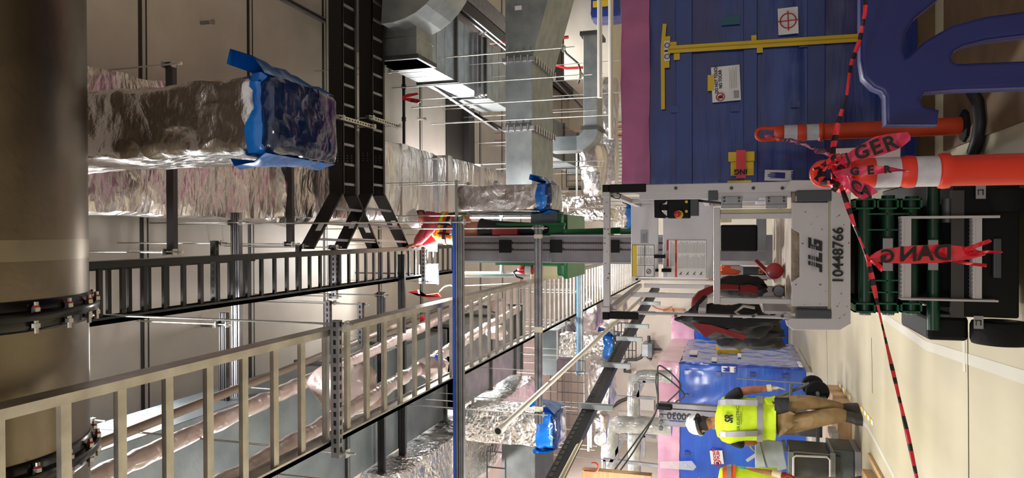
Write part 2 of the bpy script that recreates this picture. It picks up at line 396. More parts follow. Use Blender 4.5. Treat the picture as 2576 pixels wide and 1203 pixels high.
# floor joints and tape
def floor_line(pts, wd, m, h=.003):
    mb = MB()
    for i in range(len(pts)-1):
        p = PZ(*pts[i], h/2); q = PZ(*pts[i+1], h/2); mb.beam(p, q, wd, h)
    return trim(mb, m)
floor_line([(2434, 835), (2436, 1000), (2437, 1203), (2438, 1300)], .010, 'crack')
floor_line([(2424, 840), (2426, 935)], .05, 'floor_tape')
floor_line([(2200, 780), (2330, 870), (2470, 915), (2640, 970)], .07, 'floor_tape', .002)
floor_line([(2192, 850), (2195, 990)], .008, 'crack')
floor_line([(2078, 780), (2083, 1000)], .008, 'crack')
floor_line([(1985, 880), (2060, 960), (2183, 1075), (2250, 1203)], .05, 'floor_tape', .002)
def stripes(p0, p1, n=8):
    mb = MB(); a = PZ(*p0, .004); b = PZ(*p1, .004)
    for i in range(n):
        mb.cur = i % 2; q = a.lerp(b, i/n); q2 = a.lerp(b, (i+1)/n); mb.beam(q, q2, .05, .003)
    return trim(mb, ['yellow', 'paper'])
stripes((2108, 965), (2140, 1003)); stripes((2162, 1022), (2196, 1066))
# skirting of the room at the far end
struct(B((-6.1, 20.94, 0), (6.5, 21, .12)).build('baseboard_far', 'wall_white'))

# ============================================================ OVERHEAD PIPE
R = .54; th = math.radians(9); el = math.radians(47.8)+th; c = R/math.sin(th)
PY, PZc = c*math.cos(el), H+c*math.sin(el)
root = thing('steel_pipe', (0, PY, PZc-R), 'wide brushed steel pipe crossing overhead with black bolted flanges', 'pipe')
n = 96
mb = MB(); mb.lathe((-3, PY, PZc), [(R, 0), (R, 6)], n, (1, 0, 0)); part('pipe_body', 'pipe', root, mb, smooth=True)
xb = (P(215, 640, 2.05).x+.0)
part('weld_band', 'pipe_band', root, MB().lathe((xb-.02, PY, PZc), [(R+.002, 0), (R+.002, .075)], n, (1, 0, 0)), smooth=True)
for xi, xx in enumerate((P(228, 764, 2.33).x, P(216, 1100, 2.33).x)):
    fl = part('flange', 'black_gloss', root, MB().lathe((xx-.05, PY, PZc), [(R+.004, 0), (R+.01, .01), (R+.012, .035), (R+.036, .04), (R+.038, .052), (R+.038, .066), (R+.036, .07), (R+.012, .075), (R+.01, .1), (R+.004, .11)], n, (1, 0, 0)), smooth=True)
    for i in range(24):
        t = 2*PI*i/24; cc = Vector((xx, PY+math.cos(t)*(R+.026), PZc+math.sin(t)*(R+.026)))
        if math.sin(t) > .5: continue
        b = MB(); b.cyl(cc+Vector((-.055, 0, 0)), cc+Vector((.055, 0, 0)), .008, 8); b.cyl(cc+Vector((.022, 0, 0)), cc+Vector((.036, 0, 0)), .015, 6); b.cyl(cc+Vector((-.035, 0, 0)), cc+Vector((-.02, 0, 0)), .015, 6)
        b.cur = 1; b.cyl(cc+Vector((.036, 0, 0)), cc+Vector((.042, 0, 0)), .012, 6)
        part('bolt', ['bolt', 'redmark'], fl, b)

# ============================================================ HANGERS
def rod_mb(mb, x, y, z0, z1, r=.006, nuts=()):
    mb.cyl((x, y, z0), (x, y, z1), r, 8)
    for z in nuts: mb.cyl((x, y, z), (x, y, z+.018), .014, 6); mb.box((x-.022, y-.022, z-.006), (x+.022, y+.022, z))
def hanger(px, y0, y1, Y, label, wd=.082, dp=.041, rods=(), slotted=False, m='strut', tape=None, top=None, group=None, caps=False):
    """channel hung on threaded rods; y0..y1 its ends in the photo"""
    a = P(px, y0, Y); b = P(px, y1, Y); z = (a.z+b.z)/2; x0, x1 = sorted((a.x, b.x))
    root = thing('strut_hanger', ((x0+x1)/2, Y, z-wd/2), label, 'hanger', group)
    mb = MB()
    if wd > .06:
        for s in (-1, 1):
            zz = z+s*wd/4
            mb.box((x0, Y-dp/2, zz-wd/4+.001), (x1, Y+dp/2, zz-wd/4+.006)); mb.box((x0, Y-dp/2, zz+wd/4-.006), (x1, Y+dp/2, zz+wd/4-.001))
            mb.box((x0, Y-dp/2, zz-wd/4), (x1, Y-dp/2+.003, zz-wd/4+.012)); mb.box((x0, Y-dp/2, zz+wd/4-.012), (x1, Y-dp/2+.003, zz+wd/4)); mb.box((x0, Y-dp/2+.008, zz-wd/4), (x1, Y+dp/2, zz+wd/4))
    else: mb.box((x0, Y-dp/2, z-wd/2), (x1, Y+dp/2, z+wd/2))
    if slotted:
        mb.cur = 1; x = x0+.03
        while x < x1-.03: mb.box((x, Y-dp/2-.001, z-.008), (x+.028, Y-dp/2+.002, z+.008)); mb.box((x, Y-.008, z-wd/2-.001), (x+.028, Y+.008, z-wd/2+.002)); x += .05
    part('channel', [m, 'slot'], root, mb)
    for ry in rods:
        rx = P(px, ry, Y).x; tt = (H+3.7) if (-2.55 < rx < -1.3 and (2.9 < Y < 8.95 or 9.2 < Y < 12.45)) else (H+3.95) if (.1 < rx < 1.2 and 3.2 < Y < 12.5) and not caps else CZ
        mb = MB(); rod_mb(mb, rx, Y+dp/2+.012 if wd < .06 else Y-dp/2-.014, z-wd/2-.07, (top or tt), .0065, (z+wd/2+.006, z-wd/2-.02))
        if caps: mb.cur = 1; mb.cyl((rx, Y-dp/2-.014, z-wd/2-.09), (rx, Y-dp/2-.014, z-wd/2-.065), .012, 8)
        part('threaded_rod', ['rod', 'cap'], root, mb, smooth=True)
    if tape:
        for (ty0, ty1, mt) in tape:
            u0 = P(px, ty0, Y).x; u1 = P(px, ty1, Y).x; u0, u1 = sorted((u0, u1))
            full = mt != 'bluetape' and mt != 'bluetape_lit'
            part('tape', mt, root, B((u0, Y-dp/2-.002, z-wd/2-.002 if full else z+wd/2-.018), (u1, Y+dp/2+.002, z+wd/2+.003)), label=('blue masking tape' if not full else 'cream masking tape'))
    return root
hanger(597, 535, 1290, 4.9, 'long grey double strut channel under the black ladder tray, nearest the steel pipe', m='strut', rods=(560, 1110))
hanger(1155, 545, 1300, 5.22, 'grey double strut channel with a long strip of blue tape along its upper edge', rods=(559, 1240), tape=[(560, 1290, 'bluetape')])
hanger(1355, 566, 1066, 7.6, 'double strut channel wrapped with two bands of cream masking tape', rods=(574, 1041), tape=[(590, 600, 'masking'), (822, 836, 'masking'), (1022, 1035, 'masking')])
hanger(1459, 580, 946, 9.84, 'far double strut channel lit bright with blue tape edge coloured paler as if lit', rods=(590, 938), tape=[(582, 944, 'bluetape_lit')], m='galv')
hanger(565, 787, 1290, 4.75, 'dark strut channel behind the aluminium ladder tray near the steel pipe', m='strut_dark', rods=(815,), wd=.07)
hanger(847, 806, 1150, 3.52, 'slotted steel channel carrying the aluminium ladder tray, rods with black nuts', wd=.05, rods=(818, 1143), slotted=True)
hanger(540, 606, 766, 4.5, 'short black slotted channel under the black ladder tray near the steel pipe', wd=.045, rods=(612,), slotted=True, m='strut_dark')
hanger(841, 616, 752, 6.25, 'short slotted channel under the black ladder tray where the tees join it', wd=.06, rods=(622, 745), slotted=True, m='strut')
hanger(751, 614, 745, 5.75, 'narrow black channel under the black ladder tray left of the tee joint', wd=.04, rods=(620,), slotted=True, m='strut_dark')
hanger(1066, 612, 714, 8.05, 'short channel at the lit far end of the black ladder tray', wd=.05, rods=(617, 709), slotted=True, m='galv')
hanger(1012, 640, 1300, 7.5, 'dark vertical-faced strut channel hung beyond the black ladder tray', m='strut_dark', wd=.08, rods=(1180,))
hanger(960, 735, 1300, 6.9, 'dark strut channel behind the lagged pipes, short end hung on one rod', m='strut_dark', wd=.08, rods=(742,))
hanger(826, 757, 890, 5.6, 'slotted grey hanger behind the aluminium tray holding the thin pipe', wd=.05, rods=(762,), slotted=True, m='strut_dark')
hanger(908, 762, 872, 6.3, 'slotted grey hanger farther along the thin pipe behind the tray', wd=.05, rods=(767,), slotted=True, m='strut_dark')
hanger(712, 1025, 1300, 6.2, 'black angle rib across the underside of the grey duct', wd=.06, m='strut_dark')
for (px, y0, y1, Y, lb) in ((432, 157, 640, 4.07, 'dark channel under the foil duct just below the hanging foil branch'), (730, 360, 620, 5.62, 'dark channel under the foil duct beside its round bend'),
        (1096, 392, 560, 8.9, 'grey channel under the foil duct above the worker in red'), (1248, 455, 560, 11.6, 'small far channel under the foil duct')):
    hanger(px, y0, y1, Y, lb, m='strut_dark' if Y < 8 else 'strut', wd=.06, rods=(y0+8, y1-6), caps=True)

# ============================================================ LADDER TRAYS
def tray_y(name, label, xa, xb, Z, Y0, Y1, step, rail_w, rail_h, rung_w, m, zoff=0, start=0, rung_h=.022):
    root = thing(name, ((xa+xb)/2, Y0, Z), label, 'cable tray')
    for x, s in ((xa, 1), (xb, -1)):
        mb = MB(); mb.box((x-rail_w/2, Y0, Z), (x+rail_w/2, Y1, Z+rail_h)); mb.box((x-rail_w/2-.0, Y0, Z), (x+s*rail_w*1.0, Y1, Z+.004)); mb.box((x-rail_w/2, Y0, Z+rail_h-.004), (x+s*rail_w, Y1, Z+rail_h))
        part('side_rail', m, root, mb)
    y = Y0+start; k = 0
    while y < Y1 and k < 98:
        part('rung', m, root, B((xa+rail_w/2, y-rung_w/2, Z+zoff), (xb-rail_w/2, y+rung_w/2, Z+zoff+rung_h))); y += step; k += 1
    return root
Zt = H+2.15
xr = PZ(850, 830, Zt).x; xl = PZ(850, 1108, Zt).x
tray_y('ladder_tray', 'long silver aluminium ladder cable tray running from overhead into the distance', xl, xr, Zt, 1.3, 17.5, .233, .024, .1, .04, 'alu', zoff=.012, start=.1)
Zb = H+3.7
xr2 = -.05*3.7; xl2 = -.148*3.7
tray_y('black_ladder_tray', 'black ladder cable tray hung under the ceiling along the hall', xl2, xr2, Zb, 2.4, 9.4, .176, .03, .12, .032, 'black_metal', zoff=.02)
tray_y('black_ladder_tray', 'second black ladder cable tray stacked just above the first, seen beside the steel pipe', xl2-.04, xr2-.04, Zb+.36, 2.4, 5.4, .176, .024, .1, .03, 'black_metal', zoff=.015, start=.05)
def tee(x1, x2, x1e, x2e, label):
    """black ladder tray crossing the hall from the right and flaring into the long one"""
    Z = Zb+.02
    root = thing('tray_tee', (2, PZ((x1+x2)/2, 400, Z).y, Z), label, 'cable tray', None)
    ya = PZ(x1, 480, Z).y; yb = PZ(x2, 480, Z).y; xe = PZ(x1, 487, Z).x
    e1 = PZ(x1e, 625, Z); e2 = PZ(x2e, 630, Z)
    for y, e in ((ya, e1), (yb, e2)):
        mb = MB(); mb.box((xe, y-.01, Z), (4.6, y+.01, Z+.15)); mb.box((xe, y-.012, Z), (4.6, y+.03 if y == ya else y-.03, Z+.004))
        part('side_rail', 'black_metal', root, mb)
        mb = MB(); mb.beam(Vector((xe, y, Z+.075)), Vector((e.x, e.y, Z+.075)), .02, .15)
        d = (Vector((e.x, e.y, 0))-Vector((xe, y, 0))).normalized()
        q = part('flared_rail', 'black_metal', root, mb)
        p = Vector((xe, y, Z))+d*.42
        part('label_plate', 'paper', q, MB().beam(p+Vector((0, -.012, .05)), p+d*.1+Vector((0, -.012, .05)), .004, .06))
        mb = MB(); mb.box((PZ(x1, 395, Z).x-.06, y-.014, Z+.02), (PZ(x1, 395, Z).x+.06, y+.014, Z+.13)); mb.cur = 1
        for i in (-.04, -.015, .015, .04):
            for zz in (.05, .1): mb.box((PZ(x1, 395, Z).x+i-.004, y-.018, Z+zz-.004), (PZ(x1, 395, Z).x+i+.004, y+.018, Z+zz+.004))
        part('splice_plate', ['black_metal', 'bolt'], root, mb)
    x = xe+.1
    while x < 3.9:
        part('rung', 'strut', root, B((x-.012, ya+.01, Z+.01), (x+.012, yb-.01, Z+.028))); x += .2
    for k_ in range(1, 4):
        t = k_*.28; a_ = Vector((xe, ya, Z)).lerp(Vector((e1.x, e1.y, Z)), t); b_ = Vector((xe, yb, Z)).lerp(Vector((e2.x, e2.y, Z)), t)
        part('rung', 'strut', root, MB().beam(a_+Vector((0, 0, .02)), b_+Vector((0, 0, .02)), .024, .018))
    xs = PZ(x1, 300, Z).x
    mb = MB(); mb.box((xs-.02, ya-.15, Z-.045), (xs+.02, yb+.3, Z-.004)); mb.cur = 1
    y = ya-.12
    while y < yb+.26: mb.box((xs-.008, y, Z-.046), (xs+.008, y+.025, Z-.04)); mb.box((xs-.021, y, Z-.034), (xs-.019, y+.025, Z-.014)); y += .055
    part('support_channel', ['bolt', 'slot'], root, mb)
    for yy in (ya-.1, yb+.26):
        mb = MB(); rod_mb(mb, xs, yy, Z-.08, CZ, .006, (Z-.07,)); part('threaded_rod', 'rod', root, mb, smooth=True)
    return root
tee(863, 898, 790, 958, 'black ladder tray from the right, the nearer one, flaring into a tee')
tee(937, 968, 872, 1036, 'black ladder tray from the right, the farther one, flaring into a tee')

# ============================================================ DUCTS
def foilbox(name, label, a, b, cell=.07, amp=.02, m='foil', seed=1, cat='duct', freq=2.0, bands=(), blue=0, group=None):
    """foil wrapped duct; blue = the lower end is wrapped in blue film over this height"""
    a = Vector(a); b = Vector(b); lo = Vector((min(a.x, b.x), min(a.y, b.y), min(a.z, b.z))); hi = Vector((max(a.x, b.x), max(a.y, b.y), max(a.z, b.z)))
    root = thing(name, ((lo.x+hi.x)/2, (lo.y+hi.y)/2, lo.z), label, cat, group)
    l2 = lo.copy(); l2.z += blue*.55
    mb = MB(); mb.gridbox(l2, hi, cell, amp, freq, seed); part('foil_jacket', m, root, mb, smooth=True)
    if blue:
        g = Vector((.012, .012, 0))
        h = hi.copy(); h.z = lo.z+blue
        mb = MB(); mb.gridbox(lo-g, h+g, min(cell, .06), amp*1.2, freq*2.5, seed+3); part('blue_end_wrap', 'bluefilm', root, mb, smooth=True)
        t = MB(); e = .03
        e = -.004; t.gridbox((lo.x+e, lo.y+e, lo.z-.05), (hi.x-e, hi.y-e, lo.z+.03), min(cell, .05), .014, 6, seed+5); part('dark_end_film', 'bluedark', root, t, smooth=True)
        # loose flaps of film
        for side in (1, -1):
            f = MB(); nn = 13; vs = []; sc = (hi.x-lo.x)/.36
            for i in range(nn):
                u = i/(nn-1); xe = hi.x if side == 1 else lo.x; fl = (.11*(1-u)**.7+.02)*sc*(1 if side == 1 else .45); zz = lo.z+blue*(.95 if side == 1 else .8)
                jag = .03*noise.noise(Vector((u*6, seed, side)))
                y = lo.y-.03+(hi.y-lo.y+.05)*u
                vs += [Vector((xe+side*.004, y, lo.z-.02)), Vector((xe+side*(fl*.55+.012+jag), y, lo.z+blue*.35)), Vector((xe+side*(fl+jag), y+.01, zz+.06*(1-u)+jag)), Vector((xe+side*(fl*.45), y, zz+.07*(1-u)))]
            fs = [(i*4+j, i*4+j+1, i*4+j+5, i*4+j+4) for i in range(nn-1) for j in range(3)]
            f.add(vs, fs); f.add([v+Vector((.003, 0, .003)) for v in vs], [tuple(reversed(q_)) for q_ in fs])
            part('loose_film', 'bluefilm', root, f, smooth=True)
    if hi.z < CZ-.3 and name != 'foil_duct_bend' and hi.y-lo.y < 2:
        for yy in (lo.y+.06, hi.y-.06):
            mb = MB()
            for xx in (lo.x-.05, hi.x+.05): mb.cyl((xx, yy, hi.z-.02), (xx, yy, CZ), .006, 6)
            mb.box((lo.x-.07, yy-.015, hi.z+amp), (hi.x+.07, yy+.015, hi.z+amp+.03)); part('hanger_frame', 'rod', root, mb)
    for (axis, pos, w_) in bands:
        g = .02; l3 = lo-Vector((g, g, g)); h3 = hi+Vector((g, g, g)); l3[axis] = pos; h3[axis] = pos+w_
        mb = MB(); mb.gridbox(l3, h3, cell, .008, 4, seed+9); part('joint_band', 'foil_tape', root, mb, smooth=True)
    return root
# hanging branch with the big blue end, nearest the pipe
A1 = P(665, 385, 2.68); A0 = P(665, 190, 2.68)
z0 = P(668, 290, 2.68).z
foilbox('foil_duct_branch', 'hanging foil-wrapped duct with its open end wrapped in blue film, nearest the steel pipe', (A1.x, 2.68, z0), (A0.x, 3.2, 5.3), cell=.035, amp=.022, seed=3, blue=.11, freq=3)
# second one, farther
B1 = P(1372, 528, 7.6); B0 = P(1372, 462, 7.6)
foilbox('foil_duct_branch', 'small foil-wrapped duct drop with bright blue plastic end above the green mast lift', (B1.x, 7.6, P(1378, 500, 7.6).z), (B0.x, 8.1, P(1150, 500, 7.6).z), cell=.05, amp=.015, seed=5, blue=.14, freq=3)
# long foil duct below the ceiling
fx0 = .13; fx1 = PZ(1045, 372, H+3.95).x
foilbox('foil_duct', 'long foil-wrapped air duct under the ceiling right of the black tray', (fx0, 3.26, H+3.95), (fx1, 12.5, H+4.55), cell=.08, amp=.03, seed=8, bands=((1, 6.9, .2), (1, 8.1, .2), (1, 9.6, .2), (1, 11, .2)), freq=1.6)
mb = MB(); cx = (fx0+fx1)/2
foilbox('foil_duct_bend', 'bulging foil-wrapped bend on top of the long foil duct behind the black tees', (fx0-.04, 5.5, H+3.88), (fx1+.12, 6.1, H+4.6), cell=.06, amp=.06, seed=12, freq=2.4)
# left-hand foil ducts
foilbox('foil_duct', 'foil-wrapped duct running along beside the wide grey duct, upper left', (-3.45, 6.8, H+3.35), (-2.56, 12.3, H+3.85), cell=.09, amp=.035, seed=21, bands=((1, 8.3, .12),), m='foil_fine')
C0 = P(1365, 1040, 8.2); C1 = P(1365, 1128, 8.2)
foilbox('foil_duct_branch', 'foil-wrapped duct drop with crumpled dark blue end beyond the white diagonal pipe', (C1.x, 8.2, P(1392, 1080, 8.2).z), (C0.x, 8.7, P(1165, 1080, 8.2).z), cell=.05, amp=.02, seed=23, blue=.22, m='foil_fine', freq=3)
D0 = P(1520, 845, 12.3); D1 = P(1520, 905, 12.3)
foilbox('foil_duct_branch', 'distant foil duct drop with a small blue end beside the bright strut', (D1.x, 12.3, P(1543, 870, 12.3).z), (D0.x, 12.8, P(1405, 870, 12.3).z), cell=.08, amp=.02, seed=25, blue=.2, m='foil_fine', freq=3)
def fpx(label, x0, x1, y0, y1, Y, dep, seed, m='foil_fine', name='foil_duct', amp=.03, cell=.1, blue=0, bands=()):
    p = P(x1, y1, Y); q = P(x0, y0, Y)
    return foilbox(name, label, (p.x, Y, p.z), (q.x, Y+dep, q.z), cell=cell, amp=amp, seed=seed, m=m, freq=2, blue=blue, bands=bands)
fpx('foil duct crossing above the mast lift, upper of the far foil pair', 1404, 1520, 496, 522, 11.0, .5, 31)
fpx('foil duct end below the upper far foil duct', 1420, 1545, 526, 556, 10.4, .5, 33)
fpx('most distant foil duct between the mast and the blue unit', 1545, 1590, 520, 575, 14, .5, 35, blue=.12)
fpx('foil duct running across under the galvanised elbow', 1458, 1512, 356, 500, 12.6, .6, 37, m='foil', amp=.05)
fpx('foil-clad riser right beside the pink-topped unit edge', 1516, 1548, 190, 470, 13.4, .5, 38, m='foil')
fpx('broad foil duct seen between bright strut and far mesh', 1432, 1500, 735, 835, 13.2, 1.5, 41, m='foil', amp=.06)
fpx('foil duct stepping down toward the dark perforated rail', 1478, 1535, 905, 1035, 12.0, .7, 43, m='foil', amp=.05)
fpx('pinkish foil duct behind the lift post', 1500, 1570, 745, 880, 15.5, .8, 45, m='foil', amp=.05)
fpx('far foil duct at the left end of the hall', 1500, 1560, 660, 735, 17, .8, 46, m='foil')
fpx('foil lump under the perforated rail at the left', 1490, 1530, 1040, 1130, 9.5, .3, 47, m='foil', amp=.05)
# galvanised ducts
def gduct(name, label, a, b, m='galv', ribs=(), rim=(), cat='duct', bev=.004):
    a = Vector(a); b = Vector(b); lo = Vector(map(min, a, b)); hi = Vector(map(max, a, b))
    root = thing(name, ((lo.x+hi.x)/2, (lo.y+hi.y)/2, lo.z), label, cat)
    part('sheet_casing', m, root, B(lo, hi), bevel=bev)
    if hi.z < CZ-.06:
        for yy in (lo.y+.15*(hi.y-lo.y), hi.y-.15*(hi.y-lo.y)):
            mb = MB()
            for xx in (lo.x-.03, hi.x+.03): mb.cyl((xx, yy, hi.z-.1), (xx, yy, CZ), .006, 6)
            mb.box((lo.x-.045, yy-.015, hi.z), (hi.x+.045, yy+.015, hi.z+.03)); part('hanger_frame', 'rod', root, mb)
    for ax, pos in ribs:
        l = lo-Vector((.004,)*3); h = hi+Vector((.004,)*3); l[ax] = pos; h[ax] = pos+.008; part('seam', 'bolt', root, B(l, h))
    for ax, pos in rim:
        l = lo-Vector((.035,)*3); h = hi+Vector((.035,)*3); l[ax] = pos; h[ax] = pos+.05
        fl = part('flange', 'galv_dark', root, B(l, h), bevel=.004)
    return root
Zg = H+3.7
gx0 = PZ(1150, 205, Zg).x; gx1 = PZ(1150, 47, Zg).x
def yz(px, Z, py=200): return PZ(px, py, Z).y
gduct('rectangular_duct', 'long galvanised rectangular duct under the ceiling at the right with cross seams', (gx0, yz(1000, Zg), Zg), (gx1, yz(1285, Zg), Zg+.55),
      ribs=[(1, yz(p, Zg)) for p in (1077, 1099, 1120, 1168, 1205, 1214, 1238, 1255)], rim=[(1, yz(p, Zg)) for p in (1046, 1144, 1218)])
for px in (1069, 1198, 1208):
    hanger(px, 170 if px == 1069 else 82, 165 if px == 1069 else 245, yz(px, Zg-.06), 'grey strut channel under the galvanised rectangular duct, %s' % {1069: 'nearest', 1198: 'middle', 1208: 'far'}[px], wd=.05, m='strut', rods=(84, 240) if px != 1069 else (), caps=True) if px != 1069 else hanger(px, 52, 168, yz(px, Zg-.06), 'dark strut channel under the near end of the galvanised rectangular duct', wd=.06, m='strut_dark', rods=(60,), caps=True)
# curved branch at its near end
p = PZ(1015, 30, Zg-.5); root = thing('duct_elbow', (p.x, p.y, Zg-.5), 'curved galvanised duct elbow at the edge above the rectangular duct', 'duct')
ce = P(1030, -70, 7.4); 
pr = [Vector((ce.x+1.0, 7.0, ce.z-.1))]
o1 = arc((ce.x+.1, 7.2, ce.z), 1.0, PI*1.0, PI*1.95, 14, (1, 0, 0), (0, 0, 1)); 
mb = MB(); mb.prism(arc((ce.x+.1, 7.0, ce.z+.1), .78, PI*.98, PI*1.9, 16, (1, 0, 0), (0, 0, 1))+list(reversed(arc((ce.x+.1, 7.0, ce.z+.1), .25, PI*.98, PI*1.9, 10, (1, 0, 0), (0, 0, 1)))), (0, .7, 0)); part('curved_casing', 'galv', root, mb)
q0 = P(1048, 148, 7.3); q1 = P(985, 62, 7.3)
gduct('rectangular_duct', 'short galvanised duct stub just beyond the black tees', (q0.x, 7.3, q0.z), (q1.x+.5, 7.75, q1.z+.2), ribs=[(0, q0.x+.25)], rim=[(0, q0.x)], m='galv')
# broad duct crossing on the right
Zc = H+2.7
cy0 = yz(1338, Zc, 300); cy1 = yz(1391, Zc, 300); ctop = P(1272, 300, cy0).z
xa_ = P(1338, 482, cy0).x; xb_ = P(1338, 148, cy0).x
root = gduct('crossing_duct', 'broad galvanised duct crossing from the right with bolted flanges', (xa_, cy0, Zc), (xb_, cy1, ctop), m='galv')
for yy in (P(1338, 322, cy0).x, xb_):
    l = Vector((yy-.03, cy0-.04, Zc-.04)); h = Vector((yy+.03, cy1+.04, ctop+.04)); f_ = part('flange', 'strut', root, B(l, h), bevel=.003)
    for i in range(9):
        y = cy0+(cy1-cy0)*(i+.5)/9; part('bolt', 'bolt', f_, MB().cyl((yy-.05, y, Zc-.05), (yy+.05, y, Zc-.05), .014, 6))
    for i in range(4):
        z = Zc+(ctop-Zc)*(i+.5)/4; part('bolt', 'bolt', f_, MB().cyl((yy-.05, cy0-.05, z), (yy+.05, cy0-.05, z), .014, 6))
xe_ = P(1320, -60, cy0).x; dz = P(1290, -40, cy0).z-P(1290, 0, cy0).z
t0 = [Vector((xb_, cy0, Zc)), Vector((xb_, cy1, Zc)), Vector((xb_, cy1, ctop)), Vector((xb_, cy0, ctop))]
e0 = P(1392, -40, cy0); e1 = P(1440, -40, cy1); e2 = P(1300, -40, cy0)
t1 = [Vector((xe_, cy0, P(1388, -40, cy0).z-.05)), Vector((xe_, cy1, P(1388, -40, cy0).z-.05)), Vector((xe_, cy1, ctop-.0)), Vector((xe_, cy0, ctop-.0))]
part('sloping_section', 'galv', root, MB().add(t0+t1, [(0,1,2,3),(7,6,5,4),(0,4,5,1),(1,5,6,2),(2,6,7,3),(3,7,4,0)]))
q = Vector((xb_+.7, cy0-.004, (Zc+ctop)/2-.05)); part('paper_tag', 'paper', root, B(q, q+Vector((.06, .003, .1))))
hx = P(1320, 300, cy0); s0 = P(1310, 383, cy0-.2); s1 = P(1395, 312, cy0+1.0)
# small galvanised duct with elbow behind
p = P(1503, 322, 12.2); q = P(1467, 86, 12.2)
root = thing('elbow_duct', ((p.x+q.x)/2, 12.2, p.z), 'narrow galvanised duct ending in a rounded elbow beyond the crossing duct', 'duct')
part('straight_casing', 'galv', root, B((p.x, 12.2, p.z), (q.x, 12.7, q.z)), bevel=.01)
rr = q.z-p.z
mb = MB(); cc = Vector((p.x, 12.2, q.z+.12)); mb.prism(arc(cc, rr+.12, PI*1.5, PI*1.0, 12, (1, 0, 0), (0, 0, 1))+arc(cc, .12, PI, PI*1.5, 8, (1, 0, 0), (0, 0, 1)), (0, .5, 0)); part('curved_elbow', 'galv', root, mb)
part('flange', 'galv_dark', root, B((p.x-.02, 12.16, p.z-.04), (p.x+.04, 12.74, q.z+.04)))
part('riser_casing', 'galv_dull', root, B((p.x-rr-.12, 12.2, q.z+.12), (p.x-.12, 12.7, q.z+.62)))
part('hanger_frame', 'rod', root, MB().cyl((p.x+.3, 12.17, p.z), (p.x+.3, 12.17, CZ), .006, 6)); part('end_flange', 'galv_dark', root, B((q.x-.03, 12.15, p.z-.05), (q.x+.04, 12.75, q.z+.05)))
# long duct receding right of centre
Zr = H+3.3; q0 = PZ(1400, 400, Zr)
gduct('rectangular_duct', 'grey rectangular duct seen between the crossing duct and the foil drops', (PZ(1440, 415, Zr).x, 13, Zr), (PZ(1440, 375, Zr).x+.4, 17.5, Zr+.5), rim=[(1, 13), (1, 14.2), (1, 15.6)], m='galv_dull')
# wide flat duct overhead left
Zw = H+3.7
wx1 = -1.33; wx0 = -2.5
gduct('wide_duct', 'wide flat grey sheet-metal duct overhead behind the lagged pipes', (wx0, 3.0, Zw), (wx1, 8.9, Zw+.55), m='galv_dull', rim=[(1, 6.3), (1, 7.6), (1, 8.85)], ribs=[(1, 5.2)])
root = gduct('wide_duct', 'farther wide duct with rounded silver bottom beyond the strut with blue tape', (wx0+.05, 9.3, Zw-.05), (wx1, 12.4, Zw+.5), m='galv', rim=[(1, 9.3), (1, 10.6), (1, 11.9), (1, 12.3)])
gduct('access_panel_duct', 'flat brown-grey duct end panel beside the far slotted rail', (P(1403, 945, 12.9).x, 12.9, P(1403, 880, 12.9).z), (P(1370, 830, 12.9).x, 14.4, P(1366, 880, 12.9).z), m='galv_dull', rim=[(1, 14.3)])
gduct('equipment_box', 'dark grey sheet-metal box below the foil drop with dark blue end', (P(1345, 1300, 9.6).x, 9.6, P(1345, 1180, 9.6).z), (P(1275, 1118, 9.6).x, 10.6, P(1262, 1120, 9.6).z), m='galv_dark', rim=[(2, P(1348, 1180, 9.6).z)])
0 and gduct('duct_drop', 'broad grey duct face at the lower left behind the ladder tray', (-2.4, 6.0, H+2.9), (-1.75, 6.5, H+3.66), m='galv_dull')
# black and white lined cable in the right: steel beams
for (px, py, lab, w_, h_, mm) in ((1262, 55, 'purple-grey steel beam under the ceiling at the far right', .16, .3, 'strut'), (1262, 92, 'dark steel channel beside the purple-grey beam', .1, .14, 'strut_dark')):
    q = PZ(px, py, 5.75); mb = MB(); mb.box((q.x-w_, 6.0, 5.75), (q.x+w_, 20, 5.78)); mb.box((q.x-.02, 6.0, 5.78), (q.x+.02, 20, 5.78+h_-.03)); mb.box((q.x-w_, 6.0, 5.75+h_-.03), (q.x+w_, 20, 5.75+h_))
    tag(mb.build('steel_beam', mm), lab, 'beam')
# channel rails crossing under the ceiling (x-direction in the room depth)
for (a_, b_, lab) in (((1045, 185), (1250, 325), 'long strut rail under the ceiling below the rectangular duct'), ((1190, 285), (1290, 340), 'shorter strut rail below the rectangular duct with zinc clamps'),
                      ((1395, 200), (1520, 330), 'distant strut rail beyond the crossing duct'), ((700, -10), (815, 52), 'strut rail crossing the top corner under the ceiling')):
    Z = 5.55 if a_[0] > 800 else 5.9
    p = PZ(*a_, Z); q = PZ(*b_, Z); mb = MB(); mb.beam(p, q, .05, .05); mb.cur = 1; mb.beam(p-Vector((0, 0, .026)), q-Vector((0, 0, .026)), .016, .003); tag(mb.build('strut_rail', ['strut', 'slot']), lab, 'rail')
